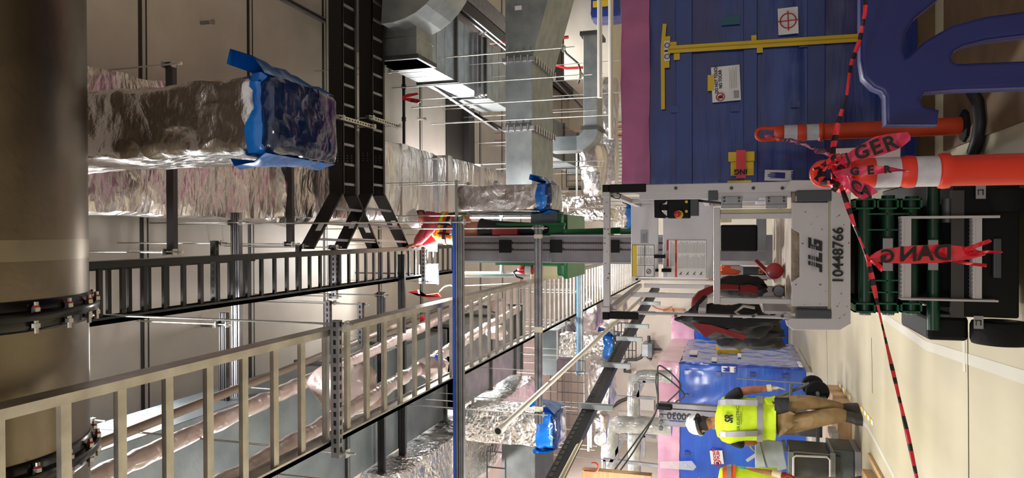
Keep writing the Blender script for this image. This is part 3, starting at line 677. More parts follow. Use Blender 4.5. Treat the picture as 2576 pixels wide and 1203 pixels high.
# ============================================================ VERTICAL RODS
for i, (x0, x1, y1, Y, lab) in enumerate(((880, 1445, 118, 9.0, 'longest thin zinc hanging rod, nearest the edge, with a nut and washer on its end'), (1000, 1490, 187, 9.0, 'thin zinc hanging rod with a washer near its end, second from the edge'),
        (1050, 1510, 243, 9.0, 'thin hanging rod reaching the white conduit, third from the edge'), (1100, 1532, 289, 9.0, 'thin hanging rod reaching the longer white conduit'))):
    q = P(x1, y1, Y); t = P(x0, y1, Y); mb = MB(); mb.cyl((q.x, Y, q.z), (q.x, Y, CZ if i == 0 else min(CZ, t.z+.09)), .009, 8)
    if i < 2: mb.cyl((q.x, Y, q.z+.12), (q.x, Y, q.z+.15), .03, 6); mb.box((q.x-.05, Y-.05, q.z+.15), (q.x+.05, Y+.05, q.z+.158))
    tag(mb.build('threaded_rod', 'rod', smooth=True), lab, 'rod')
for (x, y1, lab) in ((1509, 246, 'white horizontal conduit ending at a rod, the upper one'), (1537, 350, 'longer white horizontal conduit just above the pink-topped unit')):
    q = P(x, y1, 9.0); p = P(x, -60, 9.0); mb = MB(); mb.cyl((q.x, 9, q.z), (p.x, 9, q.z), .032, 14)
    tag(mb.build('white_conduit', 'cap', smooth=True), lab, 'conduit')
for i, (x0, x1, y1, Y) in enumerate(((1405, 1560, 152, 13.6), (1405, 1562, 232, 13.2), (1400, 1562, 268, 14.2), (1400, 1562, 368, 14.5), (1395, 1520, 404, 11.5), (1395, 1515, 418, 11.9))):
    q = P(x1, y1, Y); mb = MB(); mb.cyl((q.x, Y, q.z), (q.x, Y, CZ), .008, 8); tag(mb.build('threaded_rod', 'rod', smooth=True), 'far thin rod between crossing duct and pink-topped unit, %s from the edge' % ('first', 'second', 'third', 'fourth', 'fifth', 'sixth')[i], 'rod')
# thin black pipe with red flagging hanging below the ceiling
q = PZ(1016, 300, 5.95)
mb = MB(); mb.cyl((PZ(1016, 165, 5.95).x, q.y, 5.95), (PZ(1016, 372, 5.95).x, q.y, 5.95), .022, 10)
for yy in (218, 300): mb.cyl((PZ(1016, yy, 5.95).x-.03, q.y, 5.95), (PZ(1016, yy, 5.95).x+.03, q.y, 5.95), .032, 10)
tag(mb.build('black_pipe', 'black_metal', smooth=True), 'slim black pipe run across under the ceiling beside the black tees', 'pipe')
def flag(pts, Y, label, txt=None):
    v = [P(x, y, Y) for x, y in pts]; mb = MB(); mb.prism(v, (0, .004, 0)); o = mb.build('red_flag_tape', 'tape_red'); return tag(o, label, 'flagging tape')
FY = PZ(1016, 300, 5.95).y-.026
f1 = flag([(1011, 243), (1025, 236), (1050, 233), (1053, 238), (1030, 244), (1014, 247)], FY, 'red printed flagging tape on the slim black pipe, upper tail')
f2 = flag([(1011, 246), (1030, 246), (1050, 249), (1058, 256), (1050, 260), (1030, 256), (1012, 250)], FY, 'red printed flagging tape on the slim black pipe, lower tail')
for k_, c_ in enumerate('REIO'):
    q = P(1036+k_*6, 253, FY-.004); part('print', 'tape_black', f2, text_mb(c_, .06, q, (0, 0, -1), (-1, 0, 0), .001, bold=.002))
# sprinklers
for (x, y, lab, dark) in ((518, 58, 'ceiling sprinkler near the top corner', 1), (520, 818, 'ceiling sprinkler beside the dark strut and the ladder tray', 1), (1063, 300, 'pale ceiling sprinkler near the red flagging tape', 0), (1072, 764, 'x', 0)):
    if lab == 'x': continue
    q = PZ(x-12, y, CZ); root = thing('sprinkler', q, lab, 'sprinkler')
    part('sleeve', 'strut' if dark else 'cap', root, MB().cyl(q, q-Vector((0, 0, .1)), .018, 10), smooth=True)
    mb = MB(); mb.cyl(q-Vector((0, 0, .1)), q-Vector((0, 0, .13)), .02, 8); mb.cyl(q-Vector((0, 0, .13)), q-Vector((0, 0, .135)), .026, 12); part('sprinkler_head', 'bolt', root, mb)
# ============================================================ PIPES BEHIND THE TRAY
def pipe_line(name, label, pts, r, m, n=14, cat='pipe', lumps=0):
    if lumps:
        out = []; rads = []
        for i in range(len(pts)-1):
            p, q = Vector(pts[i]), Vector(pts[i+1]); k = max(2, int((q-p).length/.06))
            for j in range(k): out.append(p.lerp(q, j/k)); rads.append(r*(1+lumps*noise.noise(out[-1]*9)))
        out.append(Vector(pts[-1])); rads.append(r); mb = MB().tube(out, r, n, rads)
    else: mb = MB().tube(pts, r, n)
    return tag(mb.build(name, m, smooth=True), label, cat)
for (a_, b_, Xp, rr, mm, lab, lump) in (((250, 1115), (1050, 800), -1.2, .032, 'sand', 'thin brown pipe running along behind the aluminium ladder tray', 0),
        ((281, 1186), (1040, 835), -1.2, .055, 'wrap', 'pink plastic-wrapped pipe behind the ladder tray, upper one', .25), ((650, 1168), (1055, 925), -1.2, .055, 'wrap', 'pink plastic-wrapped pipe behind the ladder tray, lower one', .25)):
    z = (PX(*a_, Xp).z+PX(*b_, Xp).z)/2
    pa = PX(*a_, Xp); pb = PX(*b_, Xp); d = (pb-pa).normalized()
    pipe_line('lagged_pipe' if lump else 'thin_pipe', lab, [pa-d*.6, pb+d*5], rr, mm, lumps=lump)
# wrapped valve assemblies on the pipes
def blob(label, x, y, Xp, rx, ry, seed, name='wrapped_valve', handle=None):
    c0 = PX(x, y, Xp); root = thing(name, c0-Vector((0, 0, ry)), label, 'valve')
    mb = MB(); n1, n2 = 14, 18; vs = []
    for i in range(n1+1):
        ph = PI*i/n1
        for j in range(n2):
            t = 2*PI*j/n2; d = Vector((math.sin(ph)*math.cos(t)*.7, math.sin(ph)*math.sin(t)*rx/ry, math.cos(ph)))
            vs.append(c0+d*ry*(1+.35*noise.noise(d*2.2+Vector((seed, 0, 0)))))
    mb.add(vs, [(i*n2+j, i*n2+(j+1) % n2, (i+1)*n2+(j+1) % n2, (i+1)*n2+j) for i in range(n1) for j in range(n2)])
    part('plastic_wrap', 'wrap', root, mb, smooth=True)
    if handle:
        hp = c0+Vector((.09, -.03, handle[1]*ry)); mb = MB(); mb.lathe(hp, [(.02, -.03), (.035, -.02), (.035, .02), (.02, .03)], 12, (0, 1, 0)); part('handle', handle[0], root, mb, label=handle[0].replace('_', ' ')+' handle')
    return root
blob('lumpy plastic-wrapped valve with a red mark behind the slotted channel', 868, 985, -1.2, .1, .3, 3, handle=('red', -.3))
blob('round clear-wrapped valve on the far pipes in the bright light', 1255, 772, -1.2, .12, .17, 5)
blob('second wrapped valve on the far lower pipe', 1248, 838, -1.2, .1, .12, 9)
blob('plastic-wrapped valve with blue lever behind the tray', 1088, 925, -1.2, .12, .14, 7, handle=('bluetape', -.5))
blob('small wrapped valve with red handle on the upper pipe', 1068, 818, -1.2, .06, .07, 11, handle=('red', .2))
# white diagonal pipe with open end
p = P(1258, 1080, 6.2); q = P(1620, 745, 12.5)
root = thing('white_pipe', p, 'long white diagonal pipe with an open end hanging below the struts', 'pipe')
part('pipe_body', 'cap', root, MB().cyl(p, q, .028, 18), smooth=True)
d = (p-q).normalized(); mb = MB(); mb.cyl(p-d*.05, p+d*.05, .042, 18); mb.cur = 1; mb.cyl(p+d*.0505, p+d*.054, .03, 18); part('end_collar', ['cap', 'slot'], root, mb)
# perforated black rail with grey leg brackets
pts = [(1392, 1215, 5.6), (1560, 880, 9.1), (1650, 725, 13)]
W3 = [P(*t) for t in pts]; Zr = sum(v.z for v in W3)/3
root = thing('perforated_rail', W3[0], 'black perforated cable rail descending along the left with grey leg brackets', 'rail')
mb = MB()
for i in range(2): mb.beam(W3[i], W3[i+1], .07, .13)
mb.cur = 1
for i in range(2):
    for k_ in range(34):
        t = (k_+.5)/34; c_ = W3[i].lerp(W3[i+1], t); d = (W3[i+1]-W3[i]).normalized()*.035; mb.beam(c_-d+Vector((.036, 0, .03)), c_+d+Vector((.036, 0, .03)), .003, .03)
part('rail_body', ['black_metal', 'slot'], root, mb)
for (x, y, t) in ((1470, 1060, .42), (1536, 945, .78), (1566, 905, 1.08), (1590, 860, 1.25), (1612, 822, 1.45), (1625, 800, 1.62), (1637, 770, 1.8)):
    i = int(t); c_ = W3[i].lerp(W3[min(i+1, 2)], t-i) if i < 2 else W3[2]
    part('leg_bracket', 'galv', root, B(c_+Vector((.03, -.03, -.24)), c_+Vector((.085, .03, .1))), bevel=.004)
# cream straight pipe beside it
p = P(1478, 1080, 6.4); q = P(1408, 1210, 5.3); p = P(1474, 1082, 6.8); tag(MB().cyl(q, p, .018, 12).build('cream_conduit', 'cream', smooth=True), 'short cream conduit lying along the black perforated rail', 'conduit')
# wire mesh panels
def mesh_panel(label, x0, x1, y0, y1, Y, nx, ny, m='strut_dark', r=.006):
    a_ = P(x1, y1, Y); b_ = P(x0, y0, Y); mb = MB()
    for i in range(nx+1):
        z = a_.z+(b_.z-a_.z)*i/nx; mb.cyl((a_.x, Y, z), (b_.x, Y, z), r, 6)
    for i in range(ny+1):
        x = a_.x+(b_.x-a_.x)*i/ny; mb.cyl((x, Y, a_.z), (x, Y, b_.z), r, 6)
    tag(mb.build('wire_mesh_panel', m), label, 'wire mesh')
mesh_panel('dark wire mesh grid hanging beyond the white diagonal pipe', 1402, 1472, 905, 1100, 9.4, 4, 7)
mesh_panel('fine wire mesh panel near the far perforated rail', 1545, 1600, 812, 905, 12.2, 6, 4, r=.008)
mesh_panel('wire mesh frame above the dark equipment box', 1225, 1272, 1135, 1260, 8.0, 1, 3, r=.009)
mesh_panel('tall wire grid seen between the foil drops', 1425, 1500, 425, 470, 16, 3, 3, r=.012)
# ============================================================ SCISSOR LIFT (nearest machine)
YJ = 4.0; YF = 5.75
q = P(2138, 640, YJ)
lift = thing('scissor_lift', (q.x, YJ+.9, 0), 'light grey scissor lift with folded green arms and fleet number on its end plate', 'scissor lift')
def rect(x0, x1, y0, y1, Y, d, m, name, parent, bevel=0, label=None):
    """box whose front face covers this part of the photo at depth Y"""
    a = P(x1, y1, Y); b = P(x0, y0, Y); return part(name, m, parent, B((a.x, Y, a.z), (b.x, Y+d, b.z)), bevel, label=label)
def chips(mb, a, b, Y, n, seed, sz=.006):
    rnd = random.Random(seed)
    for i in range(n):
        x = rnd.uniform(a.x, b.x); z = rnd.uniform(a.z, b.z); s_ = rnd.uniform(.3, 1)*sz
        mb.box((x-s_, Y-.0006, z-s_*rnd.uniform(.5, 2)), (x+s_, Y+.001, z+s_))
# corner posts
for (y0, y1, x0b, x1b) in ((464, 483, 1532, 1625), (785, 805, 1532, 1606)):
    po = rect(x0b+70, 2010, y0+1, y1-1, YJ, .05, 'white_lift', 'guard_rail_post', lift, .004)
    a = P(2000, y1, YJ); b = P(x0b+80, y0, YJ)
    rect(x0b, x1b, y0, y1, YJ-.006, .06, 'blackplastic', 'black_sleeve', po, .004)
    rect(1515, 1532, y0+1, y1, YJ-.004, .056, 'blackplastic', 'end_cap', po, .004)
    for px in (1700, 1840, 1895, 1968): c_ = P(px, (y0+y1)/2, YJ); part('bolt', 'strut_dark', po, MB().cyl(c_, c_-Vector((0, .006, 0)), .009, 10))
rect(1608, 1990, 483, 497, YJ+.01, .03, 'white_lift', 'inner_rail', lift, .003)
# top rail
mb = MB(); a = P(1533, 800, YJ); b = P(1517, 470, YJ); mb.box((a.x, YJ+.005, a.z), (b.x, YJ+.05, b.z)); mb.cur = 1; chips(mb, P(1532, 770, YJ), P(1519, 500, YJ), YJ+.005, 16, 3, .004)
part('top_rail', ['white_lift', 'rust'], lift, mb, .003)
for y0, y1 in ((483, 497), (772, 786)): rect(1513, 1534, y0, y1, YJ-.004, .06, 'white_lift', 'corner_bracket', lift, .004)
# end gate
gate = part('entry_gate', 'white_lift', lift, B(P(1812, 766, YJ+.0), P(1795, 523, YJ+.04)), .004)
rect(1812, 1994, 538, 550, YJ+.005, .03, 'white_lift', 'gate_upright', gate, .003)
rect(1812, 1994, 749, 766, YJ+.005, .035, 'white_lift', 'gate_upright', gate, .003)
rect(1812, 1994, 527, 537, YJ+.02, .03, 'cream', 'gate_side_bar', gate, .002)
for px0, px1 in ((1814, 1867), (1926, 1980)):
    h_ = rect(px0, px1, 495, 523, YJ-.006, .02, 'strut', 'hinge', gate, .002)
    rect(px0+2, px1-1, 514, 524, YJ-.014, .02, 'strut', 'hinge_barrel', h_, .003)
    for yy in (500, 508):
        for xx in (px0+8, px1-8): c_ = P(xx, yy-2, YJ-.006); part('bolt', 'strut_dark', h_, MB().cyl(c_, c_-Vector((0, .005, 0)), .006, 8))
# end panel with raised letters
pan = part('end_panel', 'white_lift', lift, plate_mb([[(1993, 511), (2083, 511), (2083, 770), (1993, 770), (1993, 711), (2013, 697), (2013, 586), (1993, 574)]], YJ-.01, .02, .003))
def glyph(pts, xo): 
    """block letter in the slanted logo; units: photo pixels along (u) and up (v)"""
    return [P(2068-v, 686-(u+xo+v*.28), YJ-.0205) for u, v in pts]
for pts in ([(0, 0), (20, 0), (20, 35), (10, 35), (10, 9), (8, 7), (0, 7)], [(25, 0), (48, 0), (48, 8), (35, 8), (35, 35), (25, 35)], [(53, 0), (79, 0), (79, 21), (65, 21), (65, 14), (70, 14), (70, 8), (63, 8), (63, 27), (79, 27), (79, 35), (53, 35)]):
    part('lettering', 'ink', pan, MB().prism(glyph(pts, 0), (0, -.0015, 0)))
for i in range(3):
    part('letter_stripe', 'white_lift', pan, MB().prism(glyph([(-1, 17+i*5), (60, 17+i*5), (60, 18.2+i*5), (-1, 18.2+i*5)], 0), (0, -.0022, 0)))
mb = MB(); chips(mb, P(2080, 768, YJ), P(1996, 520, YJ), YJ-.0205, 14, 5, .003); part('paint_chips', 'rust', pan, mb); bpy.data.objects[pan.children[-1].name]['kind'] = 'stuff'
rect(2082, 2094, 500, 800, YJ+.0, .02, 'cream', 'rubber_seal', lift)
for y0, y1 in ((479, 506), (778, 803)): rect(2003, 2092, y0, y1, YJ-.03, .06, 'darkgrey', 'rubber_bumper', lift, .006, label='dark grey rubber bumper')
# lower end plate
pl = part('end_plate', 'white_lift', lift, plate_mb([[(1985, 463), (1978, 476), (2003, 478), (2093, 478), (2093, 803), (1990, 803), (1978, 808), (1981, 818), (1997, 829), (2112, 829), (2138, 814), (2138, 478), (2128, 455), (1990, 455)]], YJ-.02, .03, .004))
c_ = P(2109, 643, YJ-.037)
part('lettering', 'ink', pl, text_mb('10448766', .07, c_, (1, 0, 0), (0, 0, 1), .001, bold=.0016, sx=1.03))
mb = MB(); chips(mb, P(2136, 800, YJ), P(2096, 480, YJ), YJ-.0355, 14, 6, .003); o = part('paint_chips', 'rust', pl, mb); o['kind'] = 'stuff'
# deck and sides
zd = 1.11
xa, xb = P(2000, 800, YJ).x, P(2000, 470, YJ).x
part('deck', 'deck', lift, B((xa+.02, YJ+.03, zd-.04), (xb-.02, YJ+1.9, zd)))
part('platform_frame', 'white_lift', lift, B((xa, YJ+.04, .88), (xb, YJ+1.95, zd-.04)))
# side rails
ztop = P(1525, 640, YJ).z
for x, nm in ((xa+.02, 'left'), (xb-.02, 'right')):
    for z in (ztop-.03, ztop-.52): part('side_rail', 'white_lift', lift, MB().beam((x, YJ+.05, z), (x, YJ+1.8, z+(.07 if z > 1.9 else .03)), .03, .04), .003)
    part('kick_board', 'white_lift', lift, B((x-.008, YJ+.04, zd), (x+.008, YJ+1.9, zd+.13)))
    for yy in (YJ+.95, YJ+1.8): part('side_post', 'white_lift', lift, B((x-.015, yy-.02, zd), (x+.015, yy+.02, ztop)))
# rear posts and far panels with stickers
far = part('far_frame', 'white_lift', lift, MB().box(P(1800, 708, YF), P(1600, 700, YF+.03)).box(P(1605, 708, YF), P(1590, 500, YF+.03)).box(P(1990, 694, YF), P(1775, 700, YF+.03)).box(P(1928, 668, YF), P(1800, 656, YF+.03)))
p1 = part('notice_panel', 'white_lift', lift, B(P(1656, 698, YF-.03), P(1588, 500, YF-.015)), .003)
p2 = part('notice_panel', 'white_lift', lift, B(P(1794, 700, YF-.03), P(1668, 500, YF-.015)), .003)
def lines(par, x0, x1, y0, y1, n, Y, wd=.0025, m='ink', seed=1):
    """lines of small print running along the reading direction of the notice"""
    rnd = random.Random(seed); mb = MB()
    for i in range(n):
        px = x0+(x1-x0)*(i+.5)/n; a = P(px, y1-rnd.uniform(0, .15)*(y1-y0)*0, Y); b = P(px, y0+rnd.uniform(0, .25)*(y1-y0), Y); mb.box((a.x, Y, a.z-wd/2), (b.x, Y+.0008, a.z+wd/2))
    o = part('small_print', m, par, mb); o['kind'] = 'stuff'; return o
Yn = YF-.0325
n1 = part('capacity_notice', ['ink', 'paper'], p1, MB().box(P(1646, 697, Yn), P(1590, 616, Yn+.002)))
part('notice_face', 'paper', p1, B(P(1645, 696, Yn-.001), P(1591, 617, Yn))); part('notice_band', 'yellow', p1, B(P(1602, 696, Yn-.002), P(1591, 617, Yn-.0005)), label='yellow notice heading')
mb = MB()
for px in (1622,): mb.box(P(px+.7, 696, Yn-.002), P(px-.7, 617, Yn))
for py in (642, 668): mb.box(P(1645, py+.7, Yn-.002), P(1603, py-.7, Yn))
part('grid_lines', 'ink', p1, mb)
lines(p1, 1605, 1620, 645, 665, 4, Yn-.002, .002, seed=2); lines(p1, 1624, 1642, 645, 665, 5, Yn-.002, .002, seed=3); lines(p1, 1605, 1642, 620, 640, 9, Yn-.002, .002, seed=4)
c_ = P(1632, 683, Yn-.003); mb = MB(); ring = arc(c_, .017, 0, 2*PI, 20, (1, 0, 0), (0, 0, 1))
mb.tube(ring, .0022, 5); mb.beam(c_+Vector((-.012, 0, .012)), c_+Vector((.012, 0, -.012)), .002, .004); part('no_entry_symbol', 'ink', p1, mb)
n2 = part('serial_label', 'grey_band', p1, B(P(1630, 612, Yn), P(1611, 579, Yn+.002))); lines(p1, 1613, 1628, 582, 610, 4, Yn-.0015, .002, seed=5)
part('danger_notice', 'grey_band', p2, B(P(1776, 698, Yn), P(1677, 604, Yn+.002)))
part('notice_face', 'paper', p2, B(P(1776, 698, Yn-.0006), P(1678, 605, Yn)))
d1 = part('danger_strip', 'red_ink', p2, B(P(1682, 671, Yn-.002), P(1677, 604, Yn)), label='dark red danger strip')
part('lettering', 'paper', d1, text_mb('DANGER', .015, P(1679.5, 640, Yn-.0035), (1, 0, 0), (0, 0, 1), .0003))
d2 = part('warning_strip', 'copper', p2, B(P(1703, 698, Yn-.002), P(1698, 604, Yn)), label='orange warning strip')
part('lettering', 'ink', d2, text_mb('WARNING', .015, P(1700.5, 650, Yn-.0035), (1, 0, 0), (0, 0, 1), .0003))
lines(p2, 1685, 1697, 606, 670, 4, Yn-.001, .0022, seed=7); lines(p2, 1705, 1774, 606, 637, 24, Yn-.001, .0018, seed=8); lines(p2, 1705, 1774, 640, 675, 22, Yn-.001, .0018, seed=9)
mb = MB()
for i in range(4):
    c_ = P(1712+i*17, 688, Yn-.001); mb.beam(c_+Vector((-.012, 0, .008)), c_+Vector((.012, 0, -.01)), .001, .005); mb.beam(c_+Vector((-.012, 0, -.01)), c_+Vector((-.002, 0, .0)), .001, .004)
o = part('pictograms', 'ink', p2, mb); o['kind'] = 'stuff'
for (x0, x1, y0, y1) in ((1646, 1673, 641, 650), (1648, 1656, 677, 684), (1664, 1688, 676, 685)): rect(x0, x1, y0, y1, YF-.06, .03, 'blackplastic', 'rubber_latch', lift, .002, label='black rubber latch')
# control box hung on the right rail
ctl = part('control_box', 'blackplastic', lift, B(P(1735, 549, 4.45), P(1682, 492, 4.57)), .008)
mb = MB(); mb.box(P(1757, 543, 4.47), P(1737, 500, 4.56)); part('control_base', 'darkgrey', ctl, mb, .004)
mb = MB(); mb.prism([P(x, y, 4.44) for x, y in ((1645, 494), (1672, 494), (1678, 500), (1670, 510), (1660, 514), (1660, 528), (1668, 538), (1678, 545), (1670, 549), (1646, 548))], (0, .09, 0)); part('hand_guard', 'blackplastic', ctl, mb, .003)
part('joystick_stem', 'blackplastic', ctl, MB().box(P(1684, 529, 4.46), P(1664, 515, 4.5)))
mb = MB(); c_ = P(1708, 540, 4.44); mb.cyl(c_, c_-Vector((0, .012, 0)), .026, 18); part('stop_ring', 'yellow', ctl, mb)
mb = MB(); c_ = P(1705, 539, 4.43); mb.lathe(c_, [(.012, 0), (.014, .02), (.02, .024), (.02, .034), (.01, .04)], 18, (0, -1, 0)); part('stop_button', 'red', ctl, mb, smooth=True, label='red stop button')
for px, py in ((1727, 508), (1727, 532)): c_ = P(px, py, 4.445); part('knob', 'yellow', ctl, MB().cyl(c_, c_-Vector((0, .012, 0)), .009, 10))
mb = MB(); mb.tube([P(1757, 505, 4.5), P(1775, 507, 4.45), P(1800, 510, 4.3), P(1815, 512, 4.1)], .008, 8); part('control_cable', 'cable', ctl, mb, smooth=True)
mb = MB(); mb.tube([P(1533, 490, 4.03), P(1545, 498, 4.03), P(1558, 500, 4.05), P(1562, 490, 4.04), P(1552, 486, 4.03)], .0035, 6); part('tie_wire', 'cable', lift, mb, smooth=True)
mb = MB(); mb.box(P(1806, 504, YJ-.004), P(1782, 480, YJ+.02)); part('latch_box', 'darkgrey', lift, mb, .003)
# document holder and ground control behind
rect(1812, 1906, 566, 633, YJ+.9, .08, 'blackplastic', 'document_box', lift, .012, label='black plastic document box')
rect(1902, 1928, 548, 632, YF-.1, .08, 'grey', 'power_box', lift, .004)
rect(1812, 1840, 545, 560, YF-.1, .08, 'cream', 'side_box', lift, .004)
g_ = rect(1870, 1930, 672, 706, YF+.05, .1, 'darkgrey', 'charger_box', lift, .004)
c_ = P(1913, 684, YF+.045); part('isolator_plate', 'yellow', g_, MB().box(P(1919, 690, YF+.04), P(1908, 677, YF+.05))); part('isolator_knob', 'red', g_, MB().cyl(P(1914, 684, YF+.04), P(1914, 684, YF+.02), .012, 12))
rect(1838, 1870, 670, 707, YF+.05, .1, 'white_lift', 'white_box', lift, .004)
# things on the deck: hydraulic cap parts
root = thing('red_capped_pipe', (P(1985, 680, 4.6).x, 4.6, zd), 'short pipe coupling with red round cap lying on the lift deck', 'coupling')
c_ = Vector((P(1985, 682, 4.55).x, 4.55, zd+.055)); mb = MB(); mb.cyl(c_, c_+Vector((-.02, .22, 0)), .04, 22); part('white_pipe_body', 'grey_band', root, mb, smooth=True)
mb = MB(); mb.lathe(c_, [(.046, .02), (.049, .0), (.048, -.012), (.04, -.015)], 24, (0, 1, 0)); part('red_cap', 'red', root, mb, smooth=True, label='red round cap')
mb = MB(); mb.beam(c_+Vector((-.02, .2, .03)), c_+Vector((.05, .24, .1)), .022, .022); part('red_handle', 'bag_red', root, mb, label='faded red handle')
root = thing('steel_coupling', (c_.x-.13, 4.55, zd), 'small shiny steel coupling lying next to the red-capped pipe', 'coupling')
c2 = c_+Vector((-.12, 0, -.025)); mb = MB(); mb.lathe(c2, [(.02, .08), (.034, .07), (.04, .0), (.032, -.006), (.028, 0)], 22, (0, 1, 0)); part('coupling_body', 'bolt', root, mb, smooth=True)
mb = MB(); mb.cyl(c2-Vector((0, .007, 0)), c2-Vector((0, .0075, 0)), .026, 18); part('glass_face', 'grey_band', root, mb)
# folded green scissor arms
YG = YJ+.06
def gx(x, y, Y=YG): return P(x, y, Y)
for i, (x, ya, yb, r_) in enumerate(((2176, 490, 786, 15), (2234, 492, 788, 15), (2293, 494, 788, 15), (2348, 470, 830, 14))):
    a = gx(x, ya); b = gx(x, yb); rr = r_*4.05/1.09/F
    part('cross_tube', 'green_dk', lift, MB().cyl(a, b, rr, 20), smooth=True, label='dark green cross tube')
for x in (2176, 2234, 2293):
    for y0, y1 in ((500, 526), (762, 788)):
        a = gx(x+27, y1, YG-.05); b = gx(x-27, y0, YG-.05)
        t = MB(); w_ = .008
        t.box((a.x, YG-.05, a.z), (b.x, YG-.05+1.7, a.z+w_)); t.box((a.x, YG-.05, b.z-w_), (b.x, YG+1.65, b.z)); t.box((a.x, YG-.05, a.z), (a.x+w_, YG+1.65, b.z)); t.box((b.x-w_, YG-.05, a.z), (b.x, YG+1.65, b.z))
        part('scissor_arm', 'green_edge', lift, t)
        for y in (y0-3, y1+3): c1 = gx(x, y, YG-.01); 
        part('pivot_pin', 'grey_band', lift, MB().cyl(gx(x, y0-4 if y0 < 600 else y1+4, YG), gx(x, y0 if y0 < 600 else y1, YG), .028, 12), smooth=True)
for x in (2206, 2264):
    for y0, y1 in ((537, 580), (704, 738)):
        a = gx(x+28, y1, YG-.03); b = gx(x-28, y0, YG-.03); t = MB(); w_ = .007
        t.box((a.x, YG-.03, a.z), (b.x, YG+1.6, a.z+w_)); t.box((a.x, YG-.03, b.z-w_), (b.x, YG+1.6, b.z)); t.box((a.x, YG-.03, a.z), (a.x+w_, YG+1.6, b.z)); t.box((b.x-w_, YG-.03, a.z), (b.x, YG+1.6, b.z))
        part('scissor_arm', 'green_edge', lift, t)
for x, y0, y1 in ((2234, 600, 682), (2348, 604, 680)):
    s_ = rect(x-13, x+12, y0, y1, YG-.075, .003, 'grey_band', 'warning_label', lift)
rect(2150, 2345, 540, 745, YG+.14, 1.5, 'blackplastic', 'scissor_core', lift)
# entry ladder
lad = part('entry_ladder', 'white_lift', lift, MB().box(P(2516, 548.5, YJ-.05), P(2259, 545, YJ+.03)).box(P(2512, 756, YJ-.05), P(2259, 751.5, YJ+.03)))
for x0 in (2266, 2444):
    mb = MB(); a = P(x0+26, 752, YJ-.03); b = P(x0, 548, YJ-.03); mb.box((a.x, YJ-.03, a.z), (b.x, YJ+.05, b.z-.012)); mb.box((a.x, YJ-.035, b.z-.014), (b.x, YJ+.05, b.z-.005))
    n = 20
    for i in range(n):
        x = a.x+(b.x-a.x)*(i+.5)/n; mb.prism([Vector((x-.008, YJ-.034, b.z-.014)), Vector((x+.008, YJ-.034, b.z-.014)), Vector((x, YJ-.034, b.z))], (0, .07, 0))
    part('step', 'white_lift', lad, mb)
# chassis
ch = rect(2335, 2440, 515, 775, YJ+.1, 1.6, 'blackplastic', 'chassis', lift, .01)
part('chassis_pan', 'blackplastic', lift, B((P(2450, 800, YJ).x, YJ+.02, .08), (P(2450, 430, YJ).x, YJ+1.8, .36)), .01)
rect(2332, 2438, 795, 860, YJ+.12, .6, 'blackplastic', 'pothole_guard', lift, .02)
rect(2362, 2432, 790, 800, YJ+.08, .1, 'darkgrey', 'guard_edge', lift, .004)
part('guard_plate', 'strut_dark', lift, B(P(2425, 800, YJ+.0), P(2390, 480, YJ+.02)))
part('hydraulic_ram', 'galv_dark', lift, MB().cyl(P(2385, 500, YJ+.05), P(2385, 560, YJ+.05), .03, 14), smooth=True)
for (y, lab) in ((840, 'left'), (505, 'right')):
    xw = P(2560, y, YJ+.1).x; wz = .13
    wh = part('wheel', 'tire', lift, MB().lathe((xw-.06, YJ+.12, wz), [(.09, 0), (.123, .005), (.13, .025), (.13, .095), (.123, .115), (.09, .12)], 32, (1, 0, 0)), smooth=True, label='black rubber wheel')
    part('wheel_hub', 'darkgrey', wh, MB().lathe((xw-.064, YJ+.12, wz), [(.03, 0), (.07, .004), (.08, .02), (.08, .1), (.07, .126), (.03, .13)], 24, (1, 0, 0)), smooth=True)
for (x0, x1, y0, y1) in ((2455, 2480, 466, 500), (2450, 2474, 795, 828)):
    s_ = rect(x0, x1, y0, y1, YJ-.005, .003, 'grey_band', 'tie_down_label', lift)
    c_ = P((x0+x1)/2, (y0+y1)/2, YJ-.007); part('symbol', 'ink', s_, MB().box(c_+Vector((-.015, 0, -.012)), c_+Vector((.012, .001, -.007))).box(c_+Vector((.007, 0, -.012)), c_+Vector((.012, .001, .015))).box(c_+Vector((-.015, 0, .008)), c_+Vector((.007, .001, .012))))
rect(2500, 2520, 600, 700, YJ-.01, .02, 'darkgrey', 'bumper_block', lift, .005)
# harness bag hung on the left rail
bag = thing('harness_bag', P(1930, 800, 4.2), 'black and red safety harness bag hanging on the left rail of the scissor lift', 'bag')
def soft(name, m, par, c_, rad, seed, amp=.18, label=None):
    mb = MB(); n1, n2 = 16, 22; vs = []
    for i in range(n1+1):
        ph = PI*i/n1
        for j in range(n2):
            t = 2*PI*j/n2; d = Vector((math.sin(ph)*math.cos(t), math.sin(ph)*math.sin(t), math.cos(ph)))
            k_ = 1+amp*noise.noise(d*2.5+Vector((seed, 0, 0)))+amp*.4*noise.noise(d*6)
            vs.append(Vector(c_)+Vector((d.x*rad[0], d.y*rad[1], d.z*rad[2]))*k_)
    mb.add(vs, [(i*n2+j, i*n2+(j+1) % n2, (i+1)*n2+(j+1) % n2, (i+1)*n2+j) for i in range(n1) for j in range(n2)])
    return part(name, m, par, mb, smooth=True, label=label)
soft('bag_body', 'harness', bag, P(1835, 808, 4.25), (.1, .12, .24), 2, .3)
soft('bag_lower', 'harness', bag, P(1880, 838, 4.3), (.1, .1, .2), 4, .35)
soft('shoulder_pad', 'harness', bag, P(1862, 722, 4.5), (.07, .09, .16), 6, .2)
mb = MB(); mb.tube([P(1748, 775, 4.3), P(1752, 755, 4.3), P(1765, 740, 4.32), P(1790, 728, 4.35), P(1820, 722, 4.38), P(1858, 724, 4.38)], .03, 12, [.03, .036, .036, .034, .034, .03], flat=.45); part('red_strap', 'bag_red', bag, mb, smooth=True, label='dark red padded strap')
